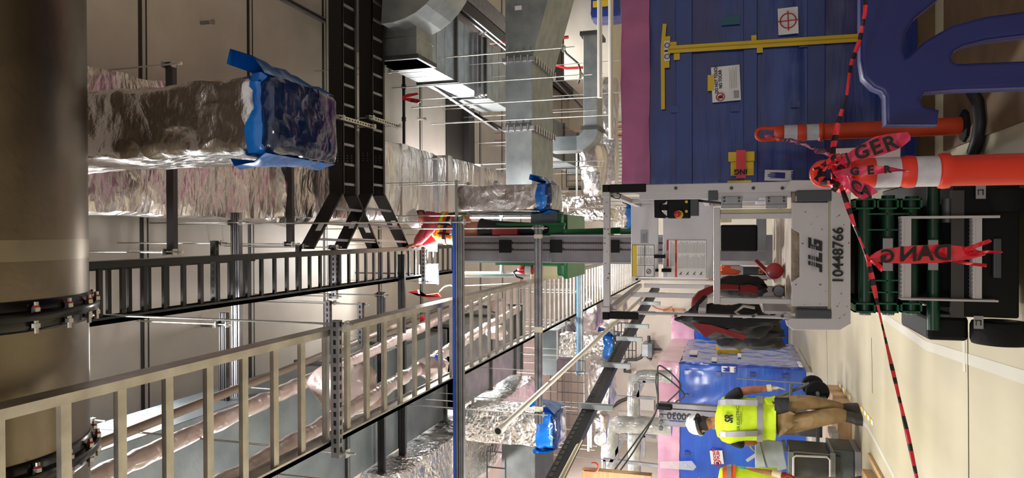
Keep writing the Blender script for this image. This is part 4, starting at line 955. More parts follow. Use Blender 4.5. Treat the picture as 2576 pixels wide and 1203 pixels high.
mb = MB(); mb.tube([P(1862, 728, 4.37), P(1885, 726, 4.37), P(1905, 732, 4.38)], .03, 12, flat=.4); part('red_pad', 'bag_red', bag, mb, smooth=True, label='red pad')
mb = MB(); mb.tube([P(1775, 745, 4.28), P(1755, 765, 4.25), P(1745, 785, 4.22), P(1762, 795, 4.2), P(1800, 775, 4.2)], .016, 10, flat=.4); part('webbing_loop', 'harness', bag, mb, smooth=True)
mb = MB(); mb.prism([P(x, y, 4.12) for x, y in ((1740, 812), (1790, 818), (1880, 845), (1870, 856), (1800, 835), (1775, 850))], (0, .02, 0)); part('red_stripe', 'bag_red', bag, mb)
mb = MB(); mb.tube([P(1898, 775, 4.15), P(1870, 770, 4.13), P(1850, 785, 4.13), P(1870, 800, 4.15), P(1905, 792, 4.15)], .009, 8); part('karabiner', 'bolt', bag, mb, smooth=True, label='steel karabiner')
mb = MB(); mb.tube([P(1962, 775, 4.3), P(1945, 790, 4.3), P(1925, 820, 4.3), P(1900, 845, 4.3)], .014, 8, flat=.4); part('strap', 'harness', bag, mb, smooth=True)

# ============================================================ BLUE WRAPPED UNIT (right)
YB = 5.84
xl_ = P(1900, 463, YB).x; zt = P(1562, 200, YB).z; zp = P(1630, 200, YB).z
unit = thing('wrapped_unit', (xl_+1.5, YB+.8, 0), 'tall equipment unit wrapped in deep blue film with a pink top, behind the delineators', 'wrapped equipment')
mb = MB(); mb.gridbox((xl_, YB, .12), (xl_+3.0, YB+1.6, zp), .05, .012, 2.2, 2); part('blue_wrap', 'wrap_blue', unit, mb, smooth=True)
mb = MB(); mb.gridbox((xl_-.015, YB-.02, zp-.02), (xl_+3.0, YB+1.62, zt), .05, .009, 2.5, 4); part('pink_wrap', 'wrap_pink', unit, mb, smooth=True)
part('pallet', 'brownwall', unit, B((xl_+.02, YB+.05, 0), (xl_+2.9, YB+1.5, .12)))
for x0, x1 in ((1700, 1742), (1870, 1905), (2030, 2075)):
    a = P(x1, 463, YB); b = P(x0, 463, YB); part('film_overlap', 'wrap_blue_lap', unit, B((xl_-.004, YB-.016, a.z), (xl_+2.5, YB+.0, b.z)), .004)
tp = []
def tape_strip(pts, wd, m='yellow', name='tape_strip', Y=YB-.03):
    mb = MB()
    for i in range(len(pts)-1): mb.beam(P(*pts[i], Y), P(*pts[i+1], Y), .004, wd, up=(0, 0, 1) if abs(pts[i+1][1]-pts[i][1]) > abs(pts[i+1][0]-pts[i][0]) else (1, 0, 0))
    return mb
mb = tape_strip([(1668, 275), (1667, 120), (1672, 60)], .03); part('yellow_tape', 'yellow', unit, mb)
mb = MB()
a = P(1680, 125, YB-.035); b = P(2190, 93, YB-.035); mb.beam(a, b, .005, .058, up=(1, 0, 0)); part('yellow_tape', 'yellow', unit, mb)
mb = MB(); mb.beam(a+Vector((0, -.003, 0)), b+Vector((0, -.003, 0)), .003, .006, up=(1, 0, 0)); part('tape_fold', 'yellow_dk', unit, mb)
for (x0, x1, y0, y1) in ((1890, 1903, 89, 106), (1904, 1919, 112, 132), (1672, 1686, 92, 112), (1684, 1702, 106, 118), (1695, 1710, 135, 150), (1668, 1684, 155, 170)): rect(x0, x1, y0, y1, YB-.033, .004, 'yellow', 'yellow_tape', unit)
for c_ in ((1678, 114), (1678, 142)):
    tg = rect(c_[0]-7, c_[0]+7, c_[1]-11, c_[1]+11, YB-.036, .003, 'paper', 'shock_label', unit); cc = P(*c_, YB-.04); part('label_ring', 'blue_ink', tg, MB().tube(arc(cc, .018, 0, 2*PI, 16, (1, 0, 0), (0, 0, 1)), .003, 6))
def sheet(par, x0, x1, y0, y1, Y, name, ang=0, m='paper'):
    c_ = P((x0+x1)/2, (y0+y1)/2, Y); a = P(x1, (y0+y1)/2, Y); b = P((x0+x1)/2, y0, Y)
    hw = b.x-c_.x; hh = c_.z-a.z; ex = Vector((math.cos(ang), 0, math.sin(ang))); ez = Vector((-math.sin(ang), 0, math.cos(ang)))
    mb = MB(); mb.prism([c_-ex*hw-ez*hh, c_+ex*hw-ez*hh, c_+ex*hw+ez*hh, c_-ex*hw+ez*hh], (0, .003, 0))
    o = part(name, m, par, mb); return o, c_, ex, ez, hw, hh
# target sign
s_, c_, ex, ez, hw, hh = sheet(unit, 1957, 2008, 19, 86, YB-.035, 'centre_of_gravity_sign', .03)
mb = MB(); mb.tube(arc(c_-Vector((0, .004, 0)), .056, 0, 2*PI, 32, ex, ez), .0045, 6)
for e, l in ((ex, .075), (ez, .075)): mb.cyl(c_-e*l-Vector((0, .004, 0)), c_+e*l-Vector((0, .004, 0)), .0042, 6)
part('crosshair', 'red_ink', s_, mb, label='dark red crosshair ring')
# do not touch sign
s_, c_, ex, ez, hw, hh = sheet(unit, 1790, 1862, 166, 255, YB-.035, 'do_not_touch_sign', .04)
part('lettering', 'ink', s_, text_mb('DO NOT TOUCH\nNO TOCAR', .034, c_+ex*.038+ez*.055-Vector((0, .002, 0)), ex, ez, .001, bold=.0008, sx=.8))
cc = c_-ex*.1+ez*.045-Vector((0, .003, 0)); mb = MB(); mb.tube(arc(cc, .03, 0, 2*PI, 24, ex, ez), .004, 6); mb.cyl(cc-ex*.02+ez*.02, cc+ex*.02-ez*.02, .0035, 6); part('prohibition_ring', 'red_ink', s_, mb, label='red prohibition ring')
mb = MB(); mb.prism([cc+ex*a_+ez*b_+Vector((0, .001, 0)) for a_, b_ in ((-.012, -.018), (.01, -.018), (.014, -.002), (.008, .014), (.004, .016), (0, .018), (-.006, .015), (-.01, .004))], (0, .001, 0)); part('hand_mark', 'ink', s_, mb)
mb = MB()
for i in range(5): z = -.03-i*.012; p = c_+ez*z-Vector((0, .001, 0)); mb.cyl(p-ex*.04, p+ex*(.12-.02*(i % 2)), .0009, 4)
o = part('small_print', 'ink', s_, mb); o['kind'] = 'stuff'
p = c_-ex*.09-ez*.075; part('badge', 'grey_band', s_, MB().prism([p-ex*.03-ez*.02-Vector((0, .001, 0)), p+ex*.03-ez*.02-Vector((0, .001, 0)), p+ex*.03+ez*.02-Vector((0, .001, 0)), p-ex*.03+ez*.02-Vector((0, .001, 0))], (0, .001, 0)))
rect(1780, 1796, 189, 228, YB-.037, .003, 'yellow', 'yellow_tape', unit)
# lower notices near the lift
s_, c_, ex, ez, hw, hh = sheet(unit, 1923, 1995, 428, 455, YB-.035, 'lift_here_sign', -.05)
mb = MB(); p = c_+ez*.015-Vector((0, .001, 0))
mb.prism([p+ex*a_+ez*b_ for a_, b_ in ((-.022, -.06), (.022, -.06), (.024, 0), (.02, .05), (.014, .05), (.012, .01), (.009, .01), (.008, .065), (.001, .065), (0, .01), (-.002, .01), (-.004, .065), (-.011, .065), (-.012, .01), (-.014, .01), (-.016, .05), (-.022, .05))], (0, .001, 0)); part('hand_mark', 'blue_ink', s_, mb)
part('lettering', 'blue_ink', s_, text_mb('HERE', .03, c_-ez*.1-Vector((0, .002, 0)), ex, ez, .0005, bold=.001))
d_ = rect(1838, 1896, 408, 420, YB-.033, .004, 'yellow', 'yellow_tape', unit)
rect(1832, 1898, 383, 405, YB-.033, .004, 'yellow', 'yellow_tape', unit)
d_ = rect(1838, 1896, 411, 441, YB-.035, .004, 'yellow', 'yellow_tape', unit)
d_ = rect(1852, 1876, 378, 448, YB-.04, .004, 'tape_red', 'danger_tape_piece', unit)
part('lettering', 'tape_black', d_, text_mb('ING', .055, P(1863, 432, YB-.043), (0, 0, 1), (-1, 0, 0), .0008, bold=.002))
rect(1830, 1890, 455, 459, YB-.033, .004, 'yellow', 'yellow_tape', unit)
part('green_tape', 'green_tape', unit, B(P(1862, 60, YB-.025), P(1815, 44, YB-.02)))
for x0, y0 in ((1686, 275), (1838, 272), (1990, 262), (2010, 110)): rect(x0, x0+22, y0-8, y0+8, YB-.022, .003, 'wrap_blue_lap', 'film_patch', unit)

# ============================================================ BARRIER, DELINEATORS, TAPE
Yb = 2.35
body = plate_mb([[(2176, -220), (2176, 150), (2182, 190), (2204, 212), (2228, 222), (2238, 240), (2240, 304), (2350, 304), (2352, 284), (2318, 276), (2303, 250), (2322, 222), (2400, 216), (2600, 209), (2760, 206), (2790, 150), (2790, -220)],
    [(2440, -90), (2345, -3), (2292, 40), (2268, 80), (2262, 130), (2272, 158), (2290, 152), (2332, 112), (2400, 72), (2480, 51), (2576, 38), (2700, 30), (2700, -90)],
    [(2383, 140), (2394, 120), (2420, 104), (2480, 89), (2576, 77), (2700, 70), (2700, 158), (2576, 163), (2405, 170), (2388, 160)]], Yb, .07, .012)
q = P(2500, 60, Yb)
bar = thing('plastic_barrier', (q.x, Yb, 0), 'blue moulded plastic crowd barrier with arched openings at the lower right', 'barrier')
part('barrier_panel', 'barrier', bar, body, smooth=True)
zl = P(2790, 100, Yb).z
xr_ = P(2600, 195, Yb).x
part('barrier_foot', 'barrier', bar, B((xr_-.02, Yb-.3, 0), (xr_+.08, Yb+.3, .05)), .015)
part('barrier_post', 'barrier', bar, B((xr_, Yb-.03, .04), (xr_+.06, Yb+.03, zl+.02)), .008)
part('barrier_foot', 'barrier', bar, B((xr_+.6, Yb-.3, 0), (xr_+.7, Yb+.3, .05)), .015)
part('barrier_post', 'barrier', bar, B((xr_+.62, Yb-.03, .04), (xr_+.68, Yb+.03, zl+.02)), .008)
def delineator(name, label, x, Y, ztop, r_, m, bands, base=1.0):
    root = thing(name, (x, Y, 0), label, 'delineator')
    prof = [(r_*1.06, .03), (r_*1.02, ztop*.72)]
    z1 = bands[0]
    mb = MB(); mb.lathe((x, Y, 0), [(r_*1.08, .03), (r_*1.04, bands[0]-.03), (r_*1.18, bands[0]-.025), (r_*1.22, bands[0]-.01), (r_*1.18, bands[0]), (r_, bands[0]+.004), (r_, bands[1]), (r_*1.1, bands[1]+.002), (r_*1.12, bands[1]+.02), (r_*1.06, bands[2]-.01), (r_, bands[2]), (r_, bands[3]), (r_*1.05, bands[3]+.004), (r_*1.0, bands[3]+.04), (r_*.8, bands[3]+.055), (r_*.5, bands[3]+.06)], 32)
    part('post_tube', m, root, mb, smooth=True)
    for b0, b1 in ((bands[0]+.004, bands[1]), (bands[2], bands[3])):
        part('reflective_band', 'reflective', root, MB().lathe((x, Y, 0), [(r_+.002, b0), (r_+.002, b1)], 32), smooth=True, label='white reflective band')
    zc = bands[3]+.055; hh = ztop-zc; c_ = Vector((x, Y, zc+hh*.62)); rr = min(hh*.3, r_*.75)
    mb = MB(); pts = [Vector((x-rr*.9, Y, zc-.02))]+arc(c_, rr, PI, 0, 12, (1, 0, 0), (0, 0, 1))+[Vector((x+rr*.9, Y, zc-.02))]; mb.tube(pts, r_*.27, 10)
    part('loop_handle', m, root, mb, smooth=True)
    part('rubber_base', 'tire', root, MB().lathe((x, Y, 0), [(.2*base, 0), (.21*base, .01), (.2*base, .035), (.08*base, .05), (.06*base, .05)], 8))
    return root
def zat(x, y, Y): return P(x, y, Y).z
Y1 = 2.3; x1 = P(2300, 432, Y1).x
delineator('delineator', 'bright orange delineator post nearest the camera, tangled with pink danger tape', x1, Y1, zat(2030, 420, Y1), 36*Y1/1.1/F, 'orange', (zat(2362, 425, Y1), zat(2300, 425, Y1), zat(2262, 425, Y1), zat(2200, 425, Y1)))
Y2 = 5.1; x2 = P(2150, 328, Y2).x
delineator('delineator', 'duller orange delineator post standing behind, against the blue wrapped unit', x2, Y2, zat(1899, 344, Y2), 19.5*Y2/1.07/F, 'orange_far', (zat(2060, 340, Y2), zat(2028, 340, Y2), zat(2005, 340, Y2), zat(1972, 340, Y2)), .5)
# danger tape strand
def ribbon(name, label, pts, wd, mats, seg=.03, twist=6, stripe=True, seed=1, parent=None):
    rnd = random.Random(seed); P3 = []
    for i in range(len(pts)-1):
        p, q = Vector(pts[i]), Vector(pts[i+1]); k = max(1, int((q-p).length/seg))
        for j in range(k): P3.append(p.lerp(q, j/k))
    P3.append(Vector(pts[-1])); mb = MB(); vs = []; tw = 0
    for i, p in enumerate(P3):
        d = (P3[min(i+1, len(P3)-1)]-P3[max(i-1, 0)]).normalized(); a = d.cross(Vector((0, 1, 0))).normalized(); b = d.cross(a)
        tw = math.sin(i*.21+seed)*twist*.15; u = a*math.cos(tw)+b*math.sin(tw); v = d.cross(u)
        w2 = wd/2*(.8+.25*math.sin(i*.5+seed))
        vs += [p+u*w2, p+v*wd*.18, p-u*w2, p-v*wd*.18]
    fs = [(i*4+j, i*4+(j+1) % 4, (i+1)*4+(j+1) % 4, (i+1)*4+j) for i in range(len(P3)-1) for j in range(4)]+[(3, 2, 1, 0), tuple(len(vs)-4+j for j in range(4))]
    mb.add(vs, fs)
    if stripe:
        k = 0; run = 0; c_ = 0
        for i in range(len(P3)-1):
            if run <= 0: c_ = 1-c_; run = rnd.choice((1, 1, 2) if c_ else (1, 2, 2, 3, 8 if rnd.random() < .15 else 1))
            run -= 1
            for j in range(4): mb.mi[i*4+j] = c_
    o = mb.build(name, mats, parent, smooth=True)
    if parent is None: tag(o, label, 'danger tape')
    return o
kn = P(2088, 425, 2.2)
ribbon('danger_tape', 'red and black danger tape strand from the barrier to the near delineator', [P(2182, -60, 2.2), P(2176, 30, 2.22), P(2163, 100, 2.24), P(2140, 165, 2.25), P(2130, 240, 2.25), P(2108, 310, 2.24), P(2096, 370, 2.22), kn], .018, ['tape_red', 'tape_black'], seg=.018, seed=2)
ribbon('danger_tape', 'long red and black danger tape strand running down across the floor view', [kn, P(2120, 480, 2.18), P(2150, 570, 2.15), P(2184, 655, 2.12), P(2215, 800, 2.08), P(2250, 950, 2.03), P(2280, 1080, 2.0), P(2312, 1230, 1.95)], .014, ['tape_red', 'tape_black'], seg=.016, seed=5)
ribbon('danger_tape', 'printed danger tape strand from the near delineator to the far one', [P(2088, 390, 2.3), P(2050, 375, 3.0), P(2000, 355, 4.0), P(1925, 342, 4.95)], .03, ['tape_pink', 'tape_black'], seg=.04, seed=9)
def knot(c_, n, wd, ln, seed, par):
    rnd = random.Random(seed)
    for i in range(n):
        d = Vector((rnd.uniform(-1, 1), rnd.uniform(-.6, .2), rnd.uniform(-1, 1))).normalized(); e = d.orthogonal()
        ribbon('tape_wrap', '', [c_+d*ln+e*.02, c_+e*.03-d*.01, c_-d*ln*.8+e*.01, c_-d*ln*.4-e*.03], wd, ['tape_red', 'tape_black'], seg=.016, seed=seed+i, parent=par)
tk = thing('tape_knot', kn, 'knotted bunch of danger tape wound round the handle of the near delineator', 'danger tape')
knot(P(2095, 437, 2.2), 7, .02, .045, 11, tk)
mb = MB()
for i in range(3): mb.tube(arc(Vector((x1, Y1, zat(2105+i*11, 430, Y1))), .045, 0, 2*PI, 20, (1, 0, 0), (0, 1, 0)), .008, 8, flat=2.0)
part('tape_wrap', 'tape_red', tk, mb, smooth=True)
mb = MB(); mb.tube(arc(Vector((x1, Y1, zat(2110, 430, Y1))), .047, 0, 2*PI, 20, (1, 0, 0), (0, 1, 0)), .007, 8); part('tape_wrap', 'tape_black', tk, mb, smooth=True)
def tail(label, top, Y, txt=None, tpos=None, tsize=.03, mirror=False, ang=None, m='tape_pink', letters=None, wave=.012):
    """a flat hanging end of printed tape: outline in the photo, gently waved"""
    poly = [P(x, y, Y) for x, y in top]; n = len(poly)//2
    # poly = left edge going down, then right edge coming back
    L = poly[:n]; Rr = list(reversed(poly[n:])); mb = MB(); vs = []
    K = 14
    def samp(a, t):
        s = t*(len(a)-1); i = min(int(s), len(a)-2); return a[i].lerp(a[i+1], s-i)
    for i in range(K+1):
        t = i/K; l, r_ = samp(L, t), samp(Rr, t)
        for j in range(5):
            p = l.lerp(r_, j/4); p = p+Vector((0, wave*math.sin(t*9+j*.8), 0)); vs.append(p)
    nn = len(vs); vs += [v+Vector((0, .0015, 0)) for v in vs]
    fs = []
    for i in range(K):
        for j in range(4):
            a = i*5+j; fs.append((a, a+1, a+6, a+5)); fs.append((nn+a+5, nn+a+6, nn+a+1, nn+a))
    mb.add(vs, fs); o = tag(mb.build('danger_tape_tail', m, smooth=True), label, 'danger tape')
    if letters:
        for ch, x, y, sz, ex, ey in letters:
            part('print', 'tape_black', o, text_mb(ch, sz, P(x, y, Y-wave-.004), ex, ey, .0006, bold=.0015))
    return o
def dirpx(x0, y0, x1, y1, Y): return (P(x1, y1, Y)-P(x0, y0, Y)).normalized()
Yt = 2.16
ex = dirpx(2125, 405, 2260, 352, Yt); ey = dirpx(2190, 380, 2178, 350, Yt)
tail('pink danger tape tail standing out beside the near delineator, lettered GER', [(2105, 412), (2150, 372), (2200, 345), (2245, 335), (2283, 331), (2290, 352), (2262, 375), (2210, 392), (2150, 405), (2112, 415)], Yt,
     letters=[('G', 2168, 384, .05, ex, ey), ('E', 2204, 372, .055, ex, ey), ('R', 2240, 362, .055, ex, ey), ('J', 2132, 398, .036, ex, ey)])
ex = dirpx(2110, 436, 2260, 424, Yt); ey = dirpx(2190, 430, 2188, 400, Yt)
tail('narrow twisted pink tape tail lying over the white bands of the near delineator', [(2095, 432), (2140, 420), (2190, 416), (2250, 421), (2285, 428), (2285, 432), (2250, 432), (2190, 440), (2140, 443), (2098, 440)], Yt-.02,
     letters=[('G', 2150, 432, .03, ex, ey), ('E', 2190, 429, .032, ex, ey), ('R', 2232, 427, .026, ex, ey)])
ex = dirpx(2120, 450, 2200, 490, Yt)
tail('crumpled pink tape tail hanging below the knot at the near delineator', [(2100, 438), (2125, 470), (2150, 492), (2172, 502), (2208, 484), (2180, 462), (2150, 450), (2110, 436)], Yt-.01,
     letters=[('C', 2155, 472, .045, ex, ey), ('A', 2178, 482, .04, ex, ey)])
# hanging middle tail, print seen from behind
Ym = 2.1
exm = dirpx(2380, 637, 2200, 640, Ym); eym = dirpx(2300, 650, 2300, 620, Ym)
tail('red danger tape tail tied to the long strand, showing mirrored DANG print', [(2181, 650), (2215, 628), (2290, 618), (2370, 615), (2440, 622), (2475, 634), (2478, 642), (2440, 652), (2370, 662), (2300, 664), (2230, 662), (2183, 656)], Ym, m='tape_red',
     letters=[('D', 2372, 637, .056, exm, eym), ('A', 2328, 638, .056, exm, eym), ('N', 2285, 641, .054, exm, eym), ('G', 2232, 646, .048, exm, eym)], wave=.008)
for (pts, lb) in (([(2425, 625), (2455, 612), (2490, 602), (2494, 608), (2465, 622), (2430, 634)], 'torn upper end of the red danger tape tail'), ([(2440, 635), (2480, 630), (2520, 632), (2521, 636), (2482, 638), (2442, 642)], 'thin torn strip at the end of the red danger tape tail'),
        ([(2395, 652), (2440, 660), (2482, 664), (2480, 672), (2440, 668), (2400, 660)], 'lower torn strip of the red danger tape tail'), ([(2184, 656), (2200, 668), (2218, 685), (2222, 672), (2210, 660), (2188, 654)], 'short curled red tape end at the tie point')):
    tail(lb, pts, Ym-.004, m='tape_red', wave=.006)
# white card behind the near delineator
tag(B(P(2265, 425, 2.42), P(2103, 374, 2.424)).build('white_card', 'paper'), 'white card stuck behind the near delineator', 'card')
# black hose on the floor behind the barrier
mb = MB(); mb.tube([PZ(2445, 230, .04), PZ(2462, 260, .04), PZ(2466, 310, .04), PZ(2460, 350, .04), PZ(2448, 385, .04)], .035, 12); tag(mb.build('black_hose', 'cable', smooth=True), 'thick black hose curving over the floor behind the barrier', 'hose')
# brown board on the floor right
a = PZ(2360, 300, 0); tag(B((a.x-.25, 3.2, .001), (3.6, 5.6, .018)).build('floor_board', 'brownwall'), 'dark brown protection board on the floor under the barrier', 'board')
# ============================================================ FIGURES
def loft(rings, n=28, seed=0, amp=0.0):
    """rings: (centre, half width X, half depth Y, tilt) closed, squarish section"""
    mb = MB(); vs = []
    for c_, rx, ry, ax in rings:
        c_ = Vector(c_); ax = Vector(ax).normalized(); ex = Vector((0, 1, 0)).cross(ax).normalized(); ex = ex if ex.x > 0 else -ex; ey = ax.cross(ex)
        for j in range(n):
            t = 2*PI*j/n; cs, sn = math.cos(t), math.sin(t); e = .8
            p = c_+ex*rx*math.copysign(abs(cs)**e, cs)+ey*ry*math.copysign(abs(sn)**e, sn)
            if amp: p += (p-c_).normalized()*amp*(noise.noise(p*7+Vector((seed, 0, 0)))+.5*noise.noise(p*17))
            vs.append(p)
    k = len(rings)
    fs = [(i*n+j, i*n+(j+1) % n, (i+1)*n+(j+1) % n, (i+1)*n+j) for i in range(k-1) for j in range(n)]+[tuple(range(n-1, -1, -1)), tuple(range((k-1)*n, k*n))]
    return mb.add(vs, fs)
def densify(rings, k=4):
    out = []
    for i in range(len(rings)-1):
        a, b = rings[i], rings[i+1]
        for j in range(k):
            t = j/k; s_ = t*t*(3-2*t); out.append((Vector(a[0]).lerp(Vector(b[0]), t), a[1]+(b[1]-a[1])*s_, a[2]+(b[2]-a[2])*s_, Vector(a[3]).lerp(Vector(b[3]), t)))
    out.append(rings[-1]); return out
def hand(parent, name, m, wrist, d, across, s=1.0, curl=.5, side=1, pn=None):
    """palm, four fingers of different lengths and a side thumb; d = pointing direction, across = toward the little finger"""
    d = Vector(d).normalized(); a = (Vector(across)-d*Vector(across).dot(d)).normalized(); nrm = d.cross(a)*side
    w = Vector(wrist); pts = [w, w+d*.045*s]; ed = [(0, 1)]; rd = [(.027*s, .02*s), (.036*s, .018*s)]
    pts.append(w+d*.08*s); ed.append((1, 2)); rd.append((.034*s, .015*s))
    for i, (off, ln) in enumerate(((-.03, .07), (-.01, .08), (.01, .075), (.029, .058))):
        b = w+d*(.09)*s+a*off*s; k = len(pts); pts.append(b); ed.append((2, k)); rd.append(.0095*s)
        dd = d.copy(); p = b
        for q in range(3):
            dd = (dd+nrm*curl*(.35+.1*q)).normalized(); p = p+dd*ln*s*(.42, .32, .26)[q]; pts.append(p); ed.append((len(pts)-2, len(pts)-1)); rd.append((.0092-.0007*q)*s)
    k = len(pts); pts.append(w+d*.035*s-a*.036*s+nrm*.008*s); ed.append((1, k)); rd.append(.0125*s)
    pts.append(w+d*.065*s-a*.058*s+nrm*.02*s); ed.append((k, k+1)); rd.append(.0105*s)
    pts.append(w+d*.092*s-a*.06*s+nrm*.032*s); ed.append((k+1, k+2)); rd.append(.009*s)
    return skin(name, m, parent, pts, ed, rd, 2, 1)
def head(parent, c_, s, face, up, hm='helmet', hair=True, stripe=None):
    """head with nose, mouth, ears, eyes and a hard hat; face = looking direction"""
    f = Vector(face).normalized(); u = Vector(up); u = (u-f*u.dot(f)).normalized(); r_ = f.cross(u); c_ = Vector(c_)
    def W(x, y, z): return c_+r_*x*s+f*y*s+u*z*s
    mb = MB(); n1, n2 = 18, 24; vs = []
    for i in range(n1+1):
        ph = PI*i/n1; z = math.cos(ph)
        for j in range(n2):
            t = 2*PI*j/n2; x, y = math.sin(ph)*math.cos(t), math.sin(ph)*math.sin(t)
            px_, py_, pz_ = x*.076, y*.095, z*.115
            if z < -.1: px_ *= 1-.35*(-z-.1); 
            if y > .55: py_ += .006*math.cos(z*9)
            if y > .9 and -.45 < z < .1: py_ += .018*(1-abs(z+.15)*3) if abs(z+.15) < .33 else 0
            if y > .7 and z < -.6: py_ += .012
            vs.append(W(px_, py_, pz_))
    mb.add(vs, [(i*n2+j, i*n2+(j+1) % n2, (i+1)*n2+(j+1) % n2, (i+1)*n2+j) for i in range(n1) for j in range(n2)])
    mb.prism([W(-.011, .092, -.03), W(.011, .092, -.03), W(0, .118, -.03), ], tuple((W(0, 0, .05)-W(0, .012, 0))))
    h = part('head', 'skin', parent, mb, smooth=True)
    for sx in (-1, 1):
        part('ear', 'skin', h, MB().lathe(W(sx*.076, -.005, -.005), [(.018, 0), (.026, .006), (.02, .014)], 12, r_*sx), smooth=True)
        e = part('eye', 'paper', h, MB().lathe(W(sx*.03, .083, .012), [(.01, -.004), (.012, .0), (.006, .008)], 12, f), smooth=True)
        part('pupil', 'ink', h, MB().lathe(W(sx*.03, .092, .012), [(.005, -.001), (.003, .001)], 10, f))
    part('mouth', 'bag_red', h, MB().tube([W(-.024, .086, -.066), W(0, .098, -.064), W(.024, .086, -.066)], .0045, 6), smooth=True)
    if hair:
        mb = MB(); vs = []
        for i in range(9):
            ph = PI*(.12+.56*i/8)
            for j in range(17):
                t = PI*(1.0+(j/16)); t = t+0; x, y, z = math.sin(ph)*math.cos(t), math.sin(ph)*math.sin(t), math.cos(ph); vs.append(W(x*.082, y*.101+.002, z*.121))
        vs += [v+(c_-v)*.14 for v in vs]; nn = 9*17; fs = []
        for i in range(8):
            for j in range(16): q = i*17+j; fs += [(q, q+1, q+18, q+17), (nn+q+17, nn+q+18, nn+q+1, nn+q)]
        for j in range(16): q = 8*17+j; fs.append((q, q+1, nn+q+1, nn+q))
        mb.add(vs, fs); part('hair', 'hair', h, mb, smooth=True)
    # hard hat
    mb = MB(); prof = [(.118, .045), (.119, .052), (.112, .058), (.11, .085), (.1, .125), (.078, .155), (.045, .172), (.012, .178)]; vs = []; n = 32
    for rr, hz in prof:
        for j in range(n):
            t = 2*PI*j/n; ex_ = 1.16 if rr < .115 else (1.22 if math.sin(t) > 0 else 1.1)
            pk = .035 if (rr > .115 and math.sin(t) > .3) else 0
            vs.append(W(rr*math.cos(t), rr*ex_*math.sin(t)+pk*math.sin(t), hz))
    mb.add(vs, [(i*n+j, i*n+(j+1) % n, (i+1)*n+(j+1) % n, (i+1)*n+j) for i in range(len(prof)-1) for j in range(n)]+[tuple(range(n-1, -1, -1)), tuple(range((len(prof)-1)*n, len(prof)*n))])
    mb.tube([W(0, -.11, .1), W(0, -.06, .165), W(0, 0, .184), W(0, .06, .168), W(0, .115, .1)], .011*s, 8)
    hat = part('hard_hat', hm, parent, mb, smooth=True)
    return h, hat, W
# ---- man in the yellow vest, back to the camera
Ym = 9.04
def Q(x, y, dy=0): return P(x, y, Ym+dy)
man = thing('person', (Q(2160, 1050).x, Ym, 0), 'person in white hard hat, yellow SR ELECTRIC vest and khaki trousers, standing with back turned', 'person')
up = Vector((0, 0, 1))
body = skin('body', 'skin', man, [Q(1962, 1048), Q(1900, 1055), Q(1835, 1055), Q(1808, 1058), Q(1775, 1068), Q(1838, 1000), Q(1862, 986, .02), Q(1890, 981, .03), Q(1918, 979, .05), Q(1935, 976, .06),
    Q(1842, 1108), Q(1868, 1112), Q(1898, 1112, .05), Q(1905, 1098, .22), Q(1912, 1075, .34)],
    [(0, 1), (1, 2), (2, 3), (3, 4), (2, 5), (5, 6), (6, 7), (7, 8), (8, 9), (2, 10), (10, 11), (11, 12), (12, 13), (13, 14)],
    [.13, .13, .14, .062, .06, .07, .056, .05, .042, .03, .07, .056, .05, .042, .03], 2, 0)
tr = skin('trousers', 'khaki', man, [Q(1955, 1048), Q(1968, 1022), Q(2005, 1013), Q(2040, 1012, -.02), Q(2080, 1020, .02), Q(2122, 1028, .1), Q(1972, 1066), Q(2010, 1064, -.05), Q(2050, 1054, -.1), Q(2095, 1046, -.1), Q(2137, 1044, -.08)],
    [(0, 1), (1, 2), (2, 3), (3, 4), (4, 5), (0, 6), (6, 7), (7, 8), (8, 9), (9, 10)], [(.17, .14), .125, .105, .088, .078, .072, .14, .122, .108, .096, .088], 2, 0)
part('pocket_pouch', 'harness', man, loft(densify([(Q(1948, 1022, -.13), .1, .04, -up), (Q(1985, 1018, -.15), .085, .05, -up)], 3), 16, 3, .02), smooth=True)
tee_ = skin('tshirt', 'tshirt', man, [Q(1935, 1050), Q(1880, 1054), Q(1836, 1055), Q(1836, 1002), Q(1858, 988, .01), Q(1868, 984, .02), Q(1840, 1106), Q(1862, 1114), Q(1874, 1116, .01)], [(0, 1), (1, 2), (2, 3), (3, 4), (4, 5), (2, 6), (6, 7), (7, 8)], [(.17, .12), (.18, .13), (.15, .12), .088, .078, .07, .09, .08, .072], 2, 0)
Vr = [(Q(1799, 1060), .09, .07, -up), (Q(1806, 1058), .2, .1, -up), (Q(1818, 1056), .27, .125, -up), (Q(1835, 1056), .285, .145, -up), (Q(1860, 1055), .262, .155, -up), (Q(1895, 1054), .25, .16, -up), (Q(1925, 1054), .25, .165, -up), (Q(1950, 1053, -.01), .262, .17, -up)]
vest = part('vest', 'vest', man, loft(densify(Vr, 4), 36, 3, .02), smooth=True)
def vring(x0, x1, grow=.008, xw=None):
    def at_(x):
        for i in range(len(Vr)-1):
            xa, xb = (1799, 1806, 1818, 1835, 1860, 1895, 1925, 1950)[i:i+2]
            if xa <= x <= xb:
                t = (x-xa)/(xb-xa); a, b = Vr[i], Vr[i+1]; return (a[0].lerp(b[0], t), a[1]+(b[1]-a[1])*t+grow, a[2]+(b[2]-a[2])*t+grow, -up)
    return [at_(x0), at_((x0+x1)/2), at_(x1)]
part('reflective_belt', 'grey_band', vest, loft(vring(1903, 1918, .018), 36), smooth=True, label='grey reflective band')
